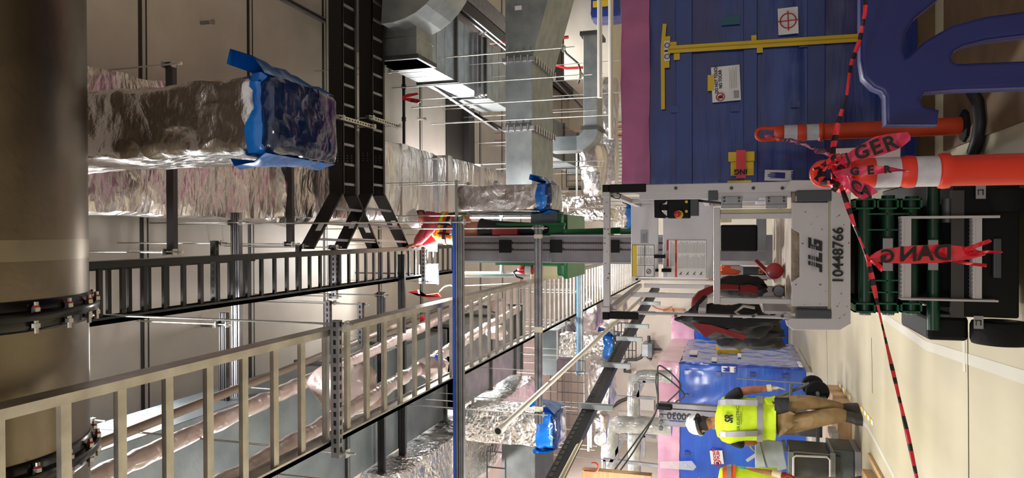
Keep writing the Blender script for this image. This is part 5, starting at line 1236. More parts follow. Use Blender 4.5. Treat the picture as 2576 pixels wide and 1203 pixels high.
for yy in (1012, 1093):
    mb = MB(); pts = [Q(x, yy+(1056-yy)*k_, dy) for x, k_, dy in ((1806, .12, -.05), (1812, .02, -.115), (1825, 0, -.15), (1845, .0, -.168), (1875, .03, -.182), (1906, .05, -.186))]
    vs = []
    for p in pts: vs += [p-Vector((.033, 0, 0)), p+Vector((.033, 0, 0)), p+Vector((.033, .03, 0)), p+Vector((-.033, .03, 0))]
    mb.add(vs, [(i*4+j, i*4+(j+1) % 4, i*4+4+(j+1) % 4, i*4+4+j) for i in range(len(pts)-1) for j in range(4)]+[(3, 2, 1, 0)]); part('reflective_stripe', 'grey_band', vest, mb, label='grey reflective stripe')
part('lettering', 'ink', vest, text_mb('SR ELECTRIC', .05, Q(1857, 1053, -.205), (1, 0, .04), (0, 0, 1), .001, bold=.0006))
part('small_print', 'ink', vest, MB().beam(Q(1865, 1068, -.205), Q(1864, 1036, -.205), .002, .006))
part('logo', 'ink', vest, text_mb('SR', .12, Q(1834, 1054, -.195), (1, 0, .04), (0, 0, 1), .001, bold=.006, shear=.15, sx=.75))
h, hat, W = head(man, Q(1768, 1067), 1.12, (-.55, .75, -.28), (-.12, .1, 1))
mb = MB(); mb.tube([W(.1*math.cos(t)*1.05, .118*math.sin(t), .028+.012*math.cos(t)) for t in [2*PI*i/24 for i in range(25)]], .011, 8); part('headband', 'harness', hat, mb, smooth=True)
part('goggles', 'blackplastic', hat, MB().lathe(W(0, -.11, .03), [(.02, -.02), (.04, -.01), (.04, .012), (.02, .02)], 14, (0, 1, .1)), smooth=True)
for (b0, b1, dy0, dy1) in (((2118, 1030), (2160, 1030), .1, .1), ((2128, 1048), (2166, 1052), -.08, -.08)):
    c0 = Q(*b0, dy0); c1 = Q(*b1, dy1); c1.z = .045
    part('boot', 'boot', man, loft(densify([(c0, .065, .07, -up), (Vector((c1.x, c1.y, .13)), .06, .075, -up), (Vector((c1.x-.02, c1.y+.06, .07)), .065, .15, -up), (Vector((c1.x-.02, c1.y+.06, .001)), .07, .16, -up)], 3), 20, 3, .006), smooth=True)
hand(man, 'gloved_hand', 'glove', Q(1934, 976, .06), (.06, .0, -1), (.2, -1, 0), 1.12, .45, 1)
part('glove_cuff', 'glove', man, MB().cyl(Q(1929, 977, .06), Q(1941, 976, .06), .042, 16), smooth=True)
hand(man, 'gloved_hand', 'glove', Q(1912, 1075, .34), (.5, .2, -.2), (0, 0, -1), 1.1, .6, 1)
# ---- second person at the edge
Y2m = 8.3
def Q2(x, y, dy=0): return P(x, y, Y2m+dy)
man2 = thing('person', (Q2(2200, 1225).x, Y2m, 0), 'person in orange and yellow hi-vis vest with red-palmed glove, cut off by the picture edge', 'person')
skin('body', 'skin', man2, [Q2(1985, 1245), Q2(1900, 1245), Q2(1835, 1240), Q2(1800, 1240), Q2(1765, 1240), Q2(1842, 1196), Q2(1868, 1190), Q2(1900, 1189, -.02), Q2(1935, 1191, -.05), Q2(1958, 1195, -.08),
    Q2(2010, 1225), Q2(2090, 1222), Q2(2180, 1222), Q2(2010, 1265), Q2(2090, 1268), Q2(2180, 1268), Q2(1842, 1285), Q2(1900, 1292), Q2(1950, 1285, -.1)],
    [(0, 1), (1, 2), (2, 3), (3, 4), (2, 5), (5, 6), (6, 7), (7, 8), (8, 9), (0, 10), (10, 11), (11, 12), (0, 13), (13, 14), (14, 15), (2, 16), (16, 17), (17, 18)], [.13, .13, .14, .06, .06, .07, .056, .05, .042, .032, .1, .075, .055, .1, .075, .055, .07, .05, .04], 2, 0)
skin('trousers', 'khaki', man2, [Q2(1975, 1245), Q2(2010, 1225), Q2(2090, 1222), Q2(2185, 1222), Q2(2010, 1265), Q2(2090, 1268), Q2(2185, 1268)], [(0, 1), (1, 2), (2, 3), (0, 4), (4, 5), (5, 6)], [(.17, .14), .12, .095, .08, .12, .095, .08], 2, 0)
skin('sleeve', 'teal', man2, [Q2(1838, 1200), Q2(1862, 1190), Q2(1885, 1187)], [(0, 1), (1, 2)], [.09, .08, .068], 2, 0)
V2 = [(Q2(1803, 1240), .12, .08, -up), (Q2(1812, 1240), .27, .13, -up), (Q2(1840, 1240), .29, .15, -up), (Q2(1900, 1240), .26, .16, -up), (Q2(1955, 1240), .26, .17, -up)]
v2 = part('vest', 'vest', man2, loft(densify(V2, 4), 32, 5, .02), smooth=True)
part('orange_band', 'vest_orange', v2, loft([(Q2(1818, 1240), .285, .15, -up), (Q2(1850, 1240), .305, .17, -up)], 32), smooth=True, label='orange band')
part('reflective_band', 'grey_band', v2, loft([(Q2(1828, 1240), .3, .168, -up), (Q2(1840, 1240), .31, .178, -up)], 32), smooth=True)
head(man2, Q2(1762, 1242), 1.1, (.4, .9, -.2), (0, 0, 1))
hand(man2, 'gloved_hand', 'glove_palm', Q2(1958, 1195, -.08), (.1, -.1, -1), (.2, -1, 0), 1.1, .8, 1)
part('glove_cuff', 'glove', man2, MB().cyl(Q2(1944, 1192, -.06), Q2(1966, 1196, -.09), .043, 16), smooth=True)
for y in (1222, 1268): c1 = Q2(2190, y); part('boot', 'boot', man2, loft(densify([(Vector((c1.x, Y2m, .2)), .06, .07, -up), (Vector((c1.x, Y2m+.06, .08)), .06, .14, -up), (Vector((c1.x, Y2m+.06, .001)), .065, .15, -up)], 3), 18), smooth=True)
# ---- mast lift with its platform
YL = 7.74
ml = thing('mast_lift', (P(1500, 628, YL).x, YL, 0), 'tall telescopic mast lift with green platform frame and chains, holding up the worker in red', 'mast lift')
def rl(x0, x1, y0, y1, dy, d, m, name, par=None, bevel=.003, label=None): return rect(x0, x1, y0, y1, YL+dy, d, m, name, par or ml, bevel, label)
segs = ((1165, 1262, 593, 661, .12), (1257, 1392, 592, 662, .06), (1385, 1536, 590, 664, 0), (1530, 1760, 592, 664, -.05))
for x0, x1, y0, y1, dy in segs:
    if x0 == 1530:
        b_ = P(1530, y0, YL+dy); a_ = P(1530, y1, YL+dy); sg = part('mast_section', 'mast', ml, B((a_.x, YL+dy, .25), (b_.x, YL+dy+.25, b_.z)), .004)
    else: sg = rl(x0, x1, y0, y1, dy, .25, 'mast', 'mast_section')
    for yy in (612, 629):
        a_ = P(min(x1, 1700), yy+2.2, YL+dy-.004); b_ = P(x0+4, yy-2.2, YL+dy-.004); mb = MB(); mb.box((a_.x, a_.y, a_.z), (b_.x, a_.y+.004, b_.z)); mb.cur = 1
        z = a_.z; 
        while z < b_.z-.02: mb.box((a_.x+.003, a_.y-.003, z), (b_.x-.003, a_.y, z+.012)); z += .028
        part('lift_chain', ['slot', 'rust'], sg, mb)
    rr = MB(); 
    for yy in (y0+3, y1-3): rr.box(P(min(x1, 1700), yy+2, YL+dy-.006), P(x0, yy-2, YL+dy+.0))
    part('mast_edge', 'grey_band', sg, rr)
    if x0 > 1200:
        hd = rl(x0-2, x0+28, 604, 636, dy-.02, .04, 'blackplastic', 'chain_anchor', sg)
        for yy in (611, 627): c_ = P(x0+32, yy, YL+dy-.006); part('bolt', 'slot', sg, MB().cyl(c_, c_-Vector((0, .008, 0)), .011, 10))
# platform behind the mast
pb = [P(1418, 700, YL+.35), P(1418, 540, YL+.35)]
rl(1418, 1428, 540, 702, .35, 1.0, 'green', 'platform_base')
for (x0, x1, y0, y1, dy, d, m_, nm, lb) in ((1325, 1418, 566, 592, .2, .08, 'green', 'platform_frame', None), (1248, 1420, 562, 568, .15, .06, 'green', 'platform_frame', None), (1245, 1420, 655, 669, .15, .06, 'green', 'platform_frame', None),
        (1202, 1262, 641, 662, .3, .1, 'green', 'platform_bracket', None), (1262, 1300, 645, 660, .3, .06, 'darkgrey', 'hydraulic_block', None), (1335, 1402, 533, 567, .3, .2, 'galv_dull', 'battery_box', 'grey metal box on the right of the platform'), (1402, 1411, 538, 567, .3, .2, 'green', 'box_side', None),
        (1335, 1402, 670, 703, .3, .2, 'cream', 'battery_box', 'grey metal box on the left of the platform'), (1402, 1411, 668, 690, .3, .2, 'green', 'box_side', None), (1238, 1301, 574, 591, .1, .1, 'bag_red', 'red_box', 'red box'), (1300, 1420, 578, 592, .3, .1, 'wall_white', 'white_tray', None)):
    rl(x0, x1, y0, y1, dy, d, m_, nm, label=lb)
for y in (537, 547, 694, 686):
    dy = .35 if y in (537, 694) else 1.1
    a_ = P(1418, y, YL+dy); b_ = P(1143, y, YL+dy); part('rail_post', 'galv', ml, MB().cyl(a_, b_, .02, 12), smooth=True)
for xx in (1143, 1261):
    for (ya, yb) in ((537, 547), (686, 694)):
        part('guard_rail', 'galv', ml, MB().cyl(P(xx, 537 if ya == 537 else 694, YL+.35), P(xx, 547 if ya == 537 else 686, YL+1.1), .02, 12), smooth=True)
part('guard_rail', 'galv', ml, MB().cyl(P(1143, 547, YL+1.1), P(1143, 686, YL+1.1), .02, 12), smooth=True)
part('guard_rail', 'galv', ml, MB().cyl(P(1261, 547, YL+1.1), P(1261, 686, YL+1.1), .02, 12), smooth=True)
for (x0, y0, x1, y1) in ((1420, 652, 1520, 648), (1420, 585, 1560, 580)): part('stabiliser_beam', 'green', ml, MB().beam(P(x0, y0, YL+.1), P(x1, y1, YL+.4), .07, .06), .004)
for (x0, x1, y0, y1) in ((1535, 1600, 648, 662), (1560, 1600, 575, 590), (1415, 1540, 588, 594)): rl(x0, x1, y0, y1, .2, .1, 'green', 'green_bracket')
part('lift_base', 'green', ml, B((P(1500, 670, YL).x-.15, YL-.35, .12), (P(1500, 590, YL).x+.15, YL+.9, .35)), .01)
for sx in (-1, 1):
    for yy in (YL-.25, YL+.75): part('caster', 'tire', ml, MB().lathe((P(1500, 628, YL).x+sx*.27, yy, .09), [(.05, -.02), (.09, -.018), (.09, .018), (.05, .02)], 18, (1, 0, 0)), smooth=True)
fe = thing('fire_extinguisher', P(1345, 679, YL+.18), 'small red fire extinguisher strapped under the platform of the mast lift', 'fire extinguisher')
a_ = P(1343, 679, YL+.2); b_ = P(1302, 679, YL+.2)
mb = MB(); L_ = (b_-a_).length; mb.lathe(a_, [(.04, 0), (.052, .01), (.052, L_*.72), (.035, L_*.9), (.018, L_)], 18, b_-a_); part('cylinder_body', 'red', fe, mb, smooth=True)
part('label_wrap', 'paper', fe, MB().lathe(a_, [(.0535, L_*.12), (.0535, L_*.5)], 18, b_-a_), smooth=True)
mb = MB(); mb.tube([b_, b_+Vector((-.03, -.03, .04)), b_+Vector((-.08, -.04, 0)), b_+Vector((-.1, -.04, -.08))], .012, 8); part('hose', 'cable', fe, mb, smooth=True)
# ---- worker on the platform
YW = 8.02
def Q3(x, y, dy=0): return P(x, y, YW+dy)
wk = thing('person', Q3(1416, 585), 'person in red long sleeves and harness on the mast lift, reaching left', 'person')
skin('body', 'skin', wk, [Q3(1190, 584), Q3(1150, 580), Q3(1108, 572), Q3(1082, 563), Q3(1062, 556), Q3(1095, 548, -.1), Q3(1078, 578, -.22), Q3(1056, 602, -.25), Q3(1042, 616, -.2), Q3(1104, 592, .12), Q3(1088, 606, .05), Q3(1062, 614, .0), Q3(1046, 620, -.05),
    Q3(1215, 576, -.05), Q3(1290, 576, -.05), Q3(1385, 578, -.03), Q3(1215, 594, .1), Q3(1290, 596, .1), Q3(1385, 596, .1)],
    [(0, 1), (1, 2), (2, 3), (3, 4), (2, 5), (5, 6), (6, 7), (7, 8), (2, 9), (9, 10), (10, 11), (11, 12), (0, 13), (13, 14), (14, 15), (0, 16), (16, 17), (17, 18)],
    [.11, .11, .12, .05, .05, .06, .045, .04, .03, .06, .045, .04, .03, .1, .07, .05, .1, .07, .05], 2, 0)
skin('long_sleeve_shirt', 'redshirt', wk, [Q3(1190, 584), Q3(1130, 577), Q3(1104, 568), Q3(1093, 547, -.1), Q3(1076, 578, -.22), Q3(1056, 602, -.25), Q3(1046, 613, -.21), Q3(1103, 592, .12), Q3(1088, 606, .05), Q3(1060, 614, .0)],
    [(0, 1), (1, 2), (2, 3), (3, 4), (4, 5), (5, 6), (2, 7), (7, 8), (8, 9)], [(.15, .12), (.16, .13), (.15, .12), .1, .085, .068, .052, .09, .075, .055], 2, 0)
skin('trousers', 'tshirt', wk, [Q3(1188, 583), Q3(1215, 576, -.05), Q3(1290, 576, -.05), Q3(1390, 578, -.03), Q3(1215, 594, .1), Q3(1290, 596, .1), Q3(1390, 596, .1)], [(0, 1), (1, 2), (2, 3), (0, 4), (4, 5), (5, 6)], [(.17, .14), .12, .09, .075, .12, .09, .075], 2, 0)
ax = (Q3(1170, 583)-Q3(1100, 566)).normalized()
vv = part('hi_vis_vest', 'vest_orange', wk, loft(densify([(Q3(1098, 568), .15, .12, ax), (Q3(1110, 571), .185, .15, ax), (Q3(1140, 577), .175, .15, ax), (Q3(1172, 582), .18, .15, ax)], 3), 28, 4, .02), smooth=True)
part('yellow_band', 'vest', vv, loft([(Q3(1113, 572), .196, .162, ax), (Q3(1120, 573), .194, .162, ax)], 28), smooth=True, label='yellow band')
part('yellow_band', 'vest', vv, loft([(Q3(1150, 579), .19, .162, ax), (Q3(1160, 580), .192, .162, ax)], 28), smooth=True, label='yellow band')
part('harness_strap', 'harness', vv, loft([(Q3(1128, 575), .2, .168, ax), (Q3(1135, 576), .2, .168, ax)], 28), smooth=True)
for y_ in (562, 586): part('harness_strap', 'harness', vv, MB().tube([Q3(1102, y_, -.15), Q3(1125, y_+3, -.178), Q3(1168, y_+4, -.17)], .02, 8, flat=.4), smooth=True)
part('buckle', 'bolt', vv, B(Q3(1142, 590, -.2), Q3(1132, 580, -.185)), .003)
h3, hat3, W3_ = head(wk, Q3(1057, 547), .98, (-.8, -.35, -.5), (.45, -.1, .85))
part('sticker', 'yellow', hat3, MB().lathe(W3_(.09, .03, .1), [(.03, -.012), (.03, .006)], 12, (W3_(.09, .03, .1)-W3_(0, 0, .06))), label='yellow sticker')
part('sticker', 'yellow', hat3, MB().lathe(W3_(.04, -.1, .1), [(.03, -.012), (.03, .008)], 12, (W3_(.04, -.1, .1)-W3_(0, 0, .06))), label='yellow sticker')
hand(wk, 'hand', 'skin', Q3(1043, 615, -.2), (-.3, 0, 1), (0, 1, 0), 1.0, .9, 1)
hand(wk, 'hand', 'skin', Q3(1048, 619, -.05), (-.4, 0, 1), (0, 1, 0), 1.0, .9, 1)
# ---- work lights
for (x, y, wx, wy, Yw, pw, lab) in ((1076, 690, 24, 26, 8.25, 130, 'larger glaring LED work light at the far end of the black ladder tray'), (1082, 622, 14, 12, 8.5, 14, 'smaller bright work light below the red sleeves of the worker')):
    c_ = P(x, y, Yw); root = thing('work_light', c_-Vector((0, 0, .15)), lab, 'work light')
    a_ = P(x+wx, y+wy, Yw); b_ = P(x-wx, y-wy, Yw); part('lamp_housing', 'darkgrey', root, B((a_.x, Yw+.015, a_.z), (b_.x, Yw+.06, b_.z)), .004)
    part('led_panel', 'led', root, B((a_.x+.01, Yw, a_.z+.01), (b_.x-.01, Yw+.014, b_.z-.01)))
    light('work_light_beam', (c_.x-.05, Yw-.1, c_.z-.12), (math.radians(12), math.radians(-20), 0), .25, pw*1.8, (1, 1, .98))
    l_ = light('work_light_beam', (c_.x, Yw+.12, c_.z), (math.radians(-90), 0, 0), .25, pw, (1, 1, .98))
    if pw > 50:
        part('red_guard', 'cone_red', root, MB().prism([P(px, py, Yw-.02) for px, py in ((1024, 735), (1050, 730), (1055, 745), (1100, 738), (1108, 748), (1080, 752))], (0, .05, 0)), .004, label='red-orange plastic guard')
        part('yoke', 'darkgrey', root, MB().cyl((c_.x, Yw+.04, b_.z), (c_.x, Yw+.04, CZ), .01, 8))
mb = MB(); mb.tube(smooth_pts([P(1105, 735, 8.3), P(1118, 722, 8.2), P(1135, 718, 8.2), P(1150, 720, 8.3), P(1300, 712, 8.6), P(1400, 700, 8.8)]), .006, 6); tag(mb.build('extension_cord', 'cap', smooth=True), 'thin white cord looping away from the larger work light', 'cord')
# ============================================================ LEFT WRAPPED UNITS
YU = PZ(2043, 948, 0).y
def wrapped(label, ycorner, yfar, xtop, xpink, Yf, dep, wid, seed):
    xr_ = P(1900, ycorner, Yf).x; zt = P(xtop, ycorner, Yf).z; zp = P(xpink, ycorner, Yf).z
    u_ = thing('wrapped_unit', (xr_-wid/2, Yf+dep/2, 0), label, 'wrapped equipment')
    mb = MB(); mb.gridbox((xr_-wid, Yf, .1), (xr_, Yf+dep, zp), .07, .012, 2.0, seed)
    b_ = part('blue_wrap', 'wrap_blue_b', u_, mb, smooth=True)
    mb = MB(); mb.gridbox((xr_-.06, Yf+.04, .12), (xr_+.035, Yf+dep-.04, zp-.02), .05, .022, 3, seed+1); part('folded_film', 'wrap_blue_c', u_, mb, smooth=True)
    mb = MB(); mb.gridbox((xr_-wid-.02, Yf-.03, zp-.03), (xr_+.03, Yf+dep+.02, zt), .07, .016, 2.2, seed+2); part('pink_wrap', 'wrap_pink2', u_, mb, smooth=True)
    part('pallet', 'paper', u_, B((xr_-wid+.03, Yf+.05, 0), (xr_-.05, Yf+dep-.05, .1)))
    return u_, xr_, zp, zt
u1, ux, uzp, uzt = wrapped('bright blue wrapped equipment unit with pale pink top behind the person in the yellow vest', 925, 865, 1655, 1706, YU, 3.2, 4.6, 3)
u2, _, _, _ = wrapped('distant blue and pink wrapped unit beyond the larger bright blue one', 806, 800, 1688, 1745, YU+4.6, 1.4, 1.7, 9)
fy = YU-.06
for (x0, x1, y0, y1) in ((1722, 1732, 932, 942), (1802, 1814, 936, 948), (1886, 1900, 938, 950), (1722, 1732, 992, 1002), (1722, 1734, 1136, 1146), (1970, 1985, 942, 954)): rect(x0, x1, y0, y1, fy, .02, 'wrap_blue_lap', 'film_patch', u1)
s_, c_, ex, ez, hw, hh = sheet(u1, 1815, 1851, 922, 937, fy-.02, 'handle_here_sign', 0)
part('lettering', 'blue_ink', s_, text_mb('HERE', .08, c_-ez*.13-Vector((0, .003, 0)), ex, ez, .001, bold=.002)); part('hand_mark', 'blue_ink', s_, MB().prism([c_+ex*a_+ez*b_-Vector((0, .003, 0)) for a_, b_ in ((-.05, -.02), (.04, -.02), (.06, .02), (.03, .02), (.02, .12), (-.01, .06), (-.03, .12), (-.05, .05))], (0, .001, 0)))
s_, c_, ex, ez, hw, hh = sheet(u1, 1787, 1819, 1134, 1168, fy-.02, 'do_not_push_sign', .12)
cc = c_-ex*.11-ez*.0-Vector((0, .003, 0)); mb = MB(); mb.tube(arc(cc, .06, 0, 2*PI, 20, ex, ez), .009, 6); mb.cyl(cc-ex*.04+ez*.04, cc+ex*.04-ez*.04, .008, 6); part('prohibition_ring', 'red_ink', s_, mb)
part('hand_mark', 'ink', s_, MB().prism([cc+ex*a_+ez*b_+Vector((0, .001, 0)) for a_, b_ in ((-.03, -.03), (.025, -.03), (.03, .01), (.0, .035), (-.02, .02))], (0, .002, 0)))
part('lettering', 'red_ink', s_, text_mb("DON'T\nPUSH", .075, c_+ex*.06-Vector((0, .003, 0)), ex, ez, .001, bold=.003))
def side_label(x, y, w_, h_, col, m='paper'):
    q_ = PX(x, y, ux+.075); return part('side_label', m, u1, B((ux+.05, q_.y-w_/2, q_.z-h_/2), (ux+.075, q_.y+w_/2, q_.z+h_/2)), label=col)
side_label(1745, 886, .5, .16, 'white label with orange stripe on the folded side'); side_label(1797, 903, .35, .1, 'white label on the folded side'); side_label(1860, 893, .4, .07, 'white strip label'); side_label(2012, 915, .5, .06, 'white strip label near the floor')
for (x0, y0, x1, y1) in ((1802, 870, 1808, 885), (1808, 884, 1860, 884), (1860, 884, 1862, 870)):
    a_ = PX(x0, y0, ux+.07); b_ = PX(x1, y1, ux+.07); part('yellow_tape', 'yellow', u1, MB().beam(a_, b_, .06, .05))
mb = MB(); mb.prism([P(x, y, YU-.15) for x, y in ((1660, 1162), (1740, 1160), (1752, 1175), (1744, 1184), (1690, 1180), (1660, 1178))], (0, .01, 0)); part('loose_clear_film', 'clear', u1, mb)
# ---- material lift in front of it
YD = 10.0
dl = thing('material_lift', (P(1900, 1050, YD).x, YD, 0), 'upright grey aluminium material lift with small black wheels behind the person in the yellow vest', 'material lift')
for i, (y0, y1) in enumerate(((1026, 1040), (1041, 1055), (1056, 1070), (1071, 1085))):
    b_ = P(1658, y0, YD); a_ = P(2060, y1, YD); part('mast_column', 'mast', dl, B((a_.x, YD, .3), (b_.x, YD+.1, b_.z)), .006)
    c_ = P(1659, (y0+y1)/2, YD-.02); part('roller', 'strut_dark', dl, MB().cyl(c_+Vector((0, .03, -.02)), c_+Vector((0, -.01, -.02)), .03, 14), smooth=True)
part('number', 'ink', dl, text_mb('30030', .13, P(1708, 1047, YD-.004), (0, 0, 1), (-1, 0, 0), .001, bold=.003)); part('lettering', 'blue_ink', dl, text_mb('Superlift Contractor', .05, P(1722, 1062, YD-.004), (0, 0, 1), (-1, 0, 0), .001, bold=.001))
part('winch_head', 'blackplastic', dl, B(P(1690, 1034, YD-.1), P(1652, 1012, YD+.05)), .02)
part('base_crossbar', 'galv_dull', dl, MB().box(P(2062, 1120, YD-.03), P(2052, 985, YD+.05)).box(P(2052, 1085, YD), P(1985, 1078, YD+.06)), .004)
for (x, y, dy) in ((2044, 970, .35), (2056, 986, 0)):
    c_ = P(x, y, YD+dy); wr_ = .145 if dy == 0 else .14
    w_ = part('wheel', 'tire', dl, MB().lathe(c_, [(wr_*.62, -.03), (wr_*.95, -.035), (wr_, -.02), (wr_, .02), (wr_*.95, .035), (wr_*.62, .03)], 32, (.25, 1, 0)), smooth=True)
    mb = MB(); mb.lathe(c_, [(wr_*.16, -.036), (wr_*.16, .03)], 12, (.25, 1, 0))
    ax_ = Vector((.25, 1, 0)).normalized(); e1 = ax_.orthogonal().normalized(); e2 = ax_.cross(e1)
    for k_ in range(8): t = PI*k_/4; dd = e1*math.cos(t)+e2*math.sin(t); mb.beam(c_+dd*.02, c_+dd*wr_*.64, .012, .012)
    part('spoked_hub', 'galv', w_, mb)
part('brace_tube', 'galv_dull', dl, MB().cyl(P(1950, 1002, YD-.02), P(2036, 965, YD), .022, 12).cyl(P(2025, 1000, YD-.1), P(1988, 1010, YD-.1), .022, 12), smooth=True)
part('handle_rod', 'galv', dl, MB().cyl(P(1852, 952, YD+.1), P(2025, 965, YD+.1), .008, 8), smooth=True)
part('leg_beam', 'galv', dl, MB().box(P(2095, 1060, YD-.9), P(2080, 1000, YD-.05)).box(P(2110, 1106, YD-.9), P(2082, 1072, YD-.6)), .006)
part('axle_block', 'galv_dull', dl, B(P(2080, 1025, YD-.1), P(2050, 995, YD)), .006)
part('tie_plate', 'galv_dull', dl, B(P(1994, 1010, YD-.05), P(1986, 965, YD-.03)), .004)
mb = MB()
for i in range(2):
    mb = MB(); mb.tube(smooth_pts([P(1700-20*i, 1012, 10), P(1720-i*8, 990-20*i, 9.9), P(1660, 940-20*i, 9.8), P(1650+i*5, 960, 9.8), P(1652, 1030, 9.8), P(1600+i*10, 1110, 9.6), P(1540+i*15, 1190, 9.4), P(1500, 1240, 9.4)]), .01, 8)
    tag(mb.build('power_cable', 'cable', smooth=True), ('black cable looping down past the material lift, inner one', 'black cable looping down past the material lift, outer one')[i], 'cable')
# ---- sheet-metal pieces and timber on the left
Yc = 8.9
cf = thing('duct_section', P(2100, 1170, Yc), 'open rectangular duct section with flanged frame standing at the lower left', 'duct')
fr = MB()
for (x0, x1, y0, y1) in ((1983, 2102, 1134, 1147), (1983, 1997, 1134, 1290), (2088, 2102, 1138, 1290)): fr.box(P(x1, y1, Yc), P(x0, y0, Yc+.03))
part('flange_frame', 'galv', cf, fr, .003); part('casing', 'galv_dark', cf, B(P(2098, 1290, Yc+.6), P(1988, 1140, Yc+.03)))
mb = MB(); mb.tube([P(1996, 1290, Yc-.005), P(1996, 1152, Yc-.005), P(2002, 1147, Yc-.005), P(2080, 1150, Yc-.005), P(2088, 1158, Yc-.005), P(2088, 1290, Yc-.005)], .012, 6); part('gasket', 'paper', cf, mb, smooth=True, label='white gasket bead')
bx = thing('steel_chest', (P(2160, 1170, Yc+.1).x-.2, Yc+.3, 0), 'grey metal chest on the floor beside the open duct section', 'chest')
part('chest_body', 'galv_dull', bx, B((P(2150, 1290, Yc).x, Yc+.1, .06), (P(2150, 1142, Yc).x, Yc+.6, P(2095, 1150, Yc).z)), .02); part('chest_lid_rim', 'grey_band', bx, B((P(2150, 1290, Yc).x, Yc+.08, P(2100, 1150, Yc).z), (P(2150, 1142, Yc).x, Yc+.62, P(2093, 1150, Yc).z)), .01)
part('chest_foot', 'grey_band', bx, B((P(2170, 1290, Yc).x, Yc+.05, .0), (P(2170, 1142, Yc).x, Yc+.6, .07)), .01)
gp = thing('duct_flashing', P(1985, 1130, 9.5), 'bent bright galvanised sheet resting above the open duct section', 'sheet metal')
part('sloped_sheet', 'galv', gp, MB().prism([P(x, y, 9.5) for x, y in ((1908, 1104), (1966, 1112), (1980, 1180), (1940, 1190), (1925, 1165))], (0, .04, 0)), .003)
part('edge_return', 'galv', gp, MB().prism([P(x, y, 9.45) for x, y in ((1900, 1102), (1909, 1104), (1928, 1180), (1900, 1180))], (0, .2, 0)), .003)
part('side_channel', 'galv_dull', gp, MB().prism([P(x, y, 9.4) for x, y in ((1966, 1112), (1976, 1112), (1980, 1135), (1972, 1140))], (0, .1, 0)), .003)
cl = thing('clamp_ring', P(1920, 1120, 9.9), 'round grey clamp ring hanging in front of the blue unit', 'clamp')
part('ring', 'galv_dull', cl, MB().tube(arc(P(1905, 1118, 9.9), .09, -.4*PI, .9*PI, 18, (1, 0, 0), (0, 0, 1)), .014, 8, flat=1.5), smooth=True); part('tongue', 'galv', cl, MB().beam(P(1910, 1138, 9.9), P(1878, 1160, 9.9), .012, .04))
z0 = 0
a_ = PZ(2142, 1090, 0); tag(B((a_.x-.5, a_.y, .002), (a_.x+.35, a_.y+1.2, .16)).build('plywood_stack', 'ply', bevel=.004), 'low stack of pinkish plywood behind the khaki trousers', 'plywood')
for (x0, y0, x1, y1, lab, w_, h_) in ((2186, 1145, 2224, 1215, 'thin timber batten on the floor by the picture edge', .05, .03), (2180, 1195, 2222, 1260, 'thick pale timber beam end on the floor by the picture edge', .12, .1)):
    tag(MB().beam(PZ(x0, y0, h_/2), PZ(x1, y1, h_/2), w_, h_).build('timber_beam', 'wood', bevel=.003), lab, 'timber')
tb = P(1468, 1190, 6.6); tag(MB().beam(P(1466, 1190, 6.6), P(1640, 1206, 6.6), .09, .09).build('timber_post', 'wood', bevel=.003), 'pale timber post end standing up at the left edge', 'timber')
hk = thing('red_hook', P(1490, 1186, 6.5), 'red rubber-coated hook on the timber post end', 'hook')
mb = MB(); mb.tube([P(1469, 1185, 6.5), P(1495, 1187, 6.5)]+[P(1495+10*math.sin(t)+0, 1176+11*math.cos(t), 6.5) for t in [i*PI/10 for i in range(1, 11)]]+[P(1488, 1165, 6.5)], .008, 8); part('hook_rod', 'copper', hk, mb, smooth=True)
part('hook_plate', 'bolt', hk, B(P(1482, 1187, 6.49), P(1469, 1184, 6.5)))
# ---- clear-wrapped pipes above the left unit
for (lab, pts, Yp, r_) in (('upper milky plastic-wrapped pipe bend over the left blue unit', [(1690, 948), (1640, 946), (1608, 948), (1596, 960), (1594, 990), (1596, 1100), (1596, 1260)], 13.2, .12),
        ('nearer milky plastic-wrapped pipe bend over the left blue unit', [(1690, 1074), (1640, 1070), (1560, 1067), (1538, 1076), (1533, 1100), (1534, 1180), (1534, 1270)], 12.6, .15)):
    W_ = [P(x, y, Yp) for x, y in pts]; out = []
    for i in range(len(W_)-1):
        k_ = max(1, int((W_[i+1]-W_[i]).length/.08))
        for j in range(k_): out.append(W_[i].lerp(W_[i+1], j/k_))
    out.append(W_[-1]); mb = MB().tube(out, r_, 18, [r_*(1+.14*noise.noise(p*5)) for p in out]); tag(mb.build('wrapped_pipe', 'clearpipe', smooth=True), lab, 'pipe')
def frame(label, segs_, Yf, w_=.05, m='strut'):
    mb = MB()
    for (a_, b_) in segs_: mb.beam(P(*a_, Yf), P(*b_, Yf), w_, w_)
    q_ = P(*segs_[0][0], Yf); mb.cyl(q_, (q_.x, q_.y, CZ), .008, 6)
    tag(mb.build('support_frame', m), label, 'frame')
frame('upper grey strut frame with diagonal brace behind the wrapped pipes', [((1590, 998), (1650, 1003)), ((1605, 960), (1605, 998)), ((1605, 958), (1650, 960)), ((1603, 998), (1622, 958))], 12.9)
frame('lower grey strut frame with diagonal brace behind the wrapped pipes', [((1518, 1156), (1655, 1172)), ((1520, 1156), (1520, 1210)), ((1552, 1092), (1552, 1156)), ((1530, 1175), (1575, 1092))], 11.8)
frame('slender zinc strut pair beside the lower wrapped pipe', [((1610, 1095), (1650, 1100)), ((1620, 1095), (1620, 1150))], 13.0)
# bright glazed panel at the far left
for (x0, x1, y0, y1) in ((1582, 1645, 1003, 1034), (1555, 1585, 1035, 1070), (1540, 1580, 1100, 1150)):
    a_ = P(x1, y1, 20.9); b_ = P(x0, y0, 20.9); trim(B((a_.x, 20.9, a_.z), (b_.x, 20.99, b_.z)), 'wall_white')
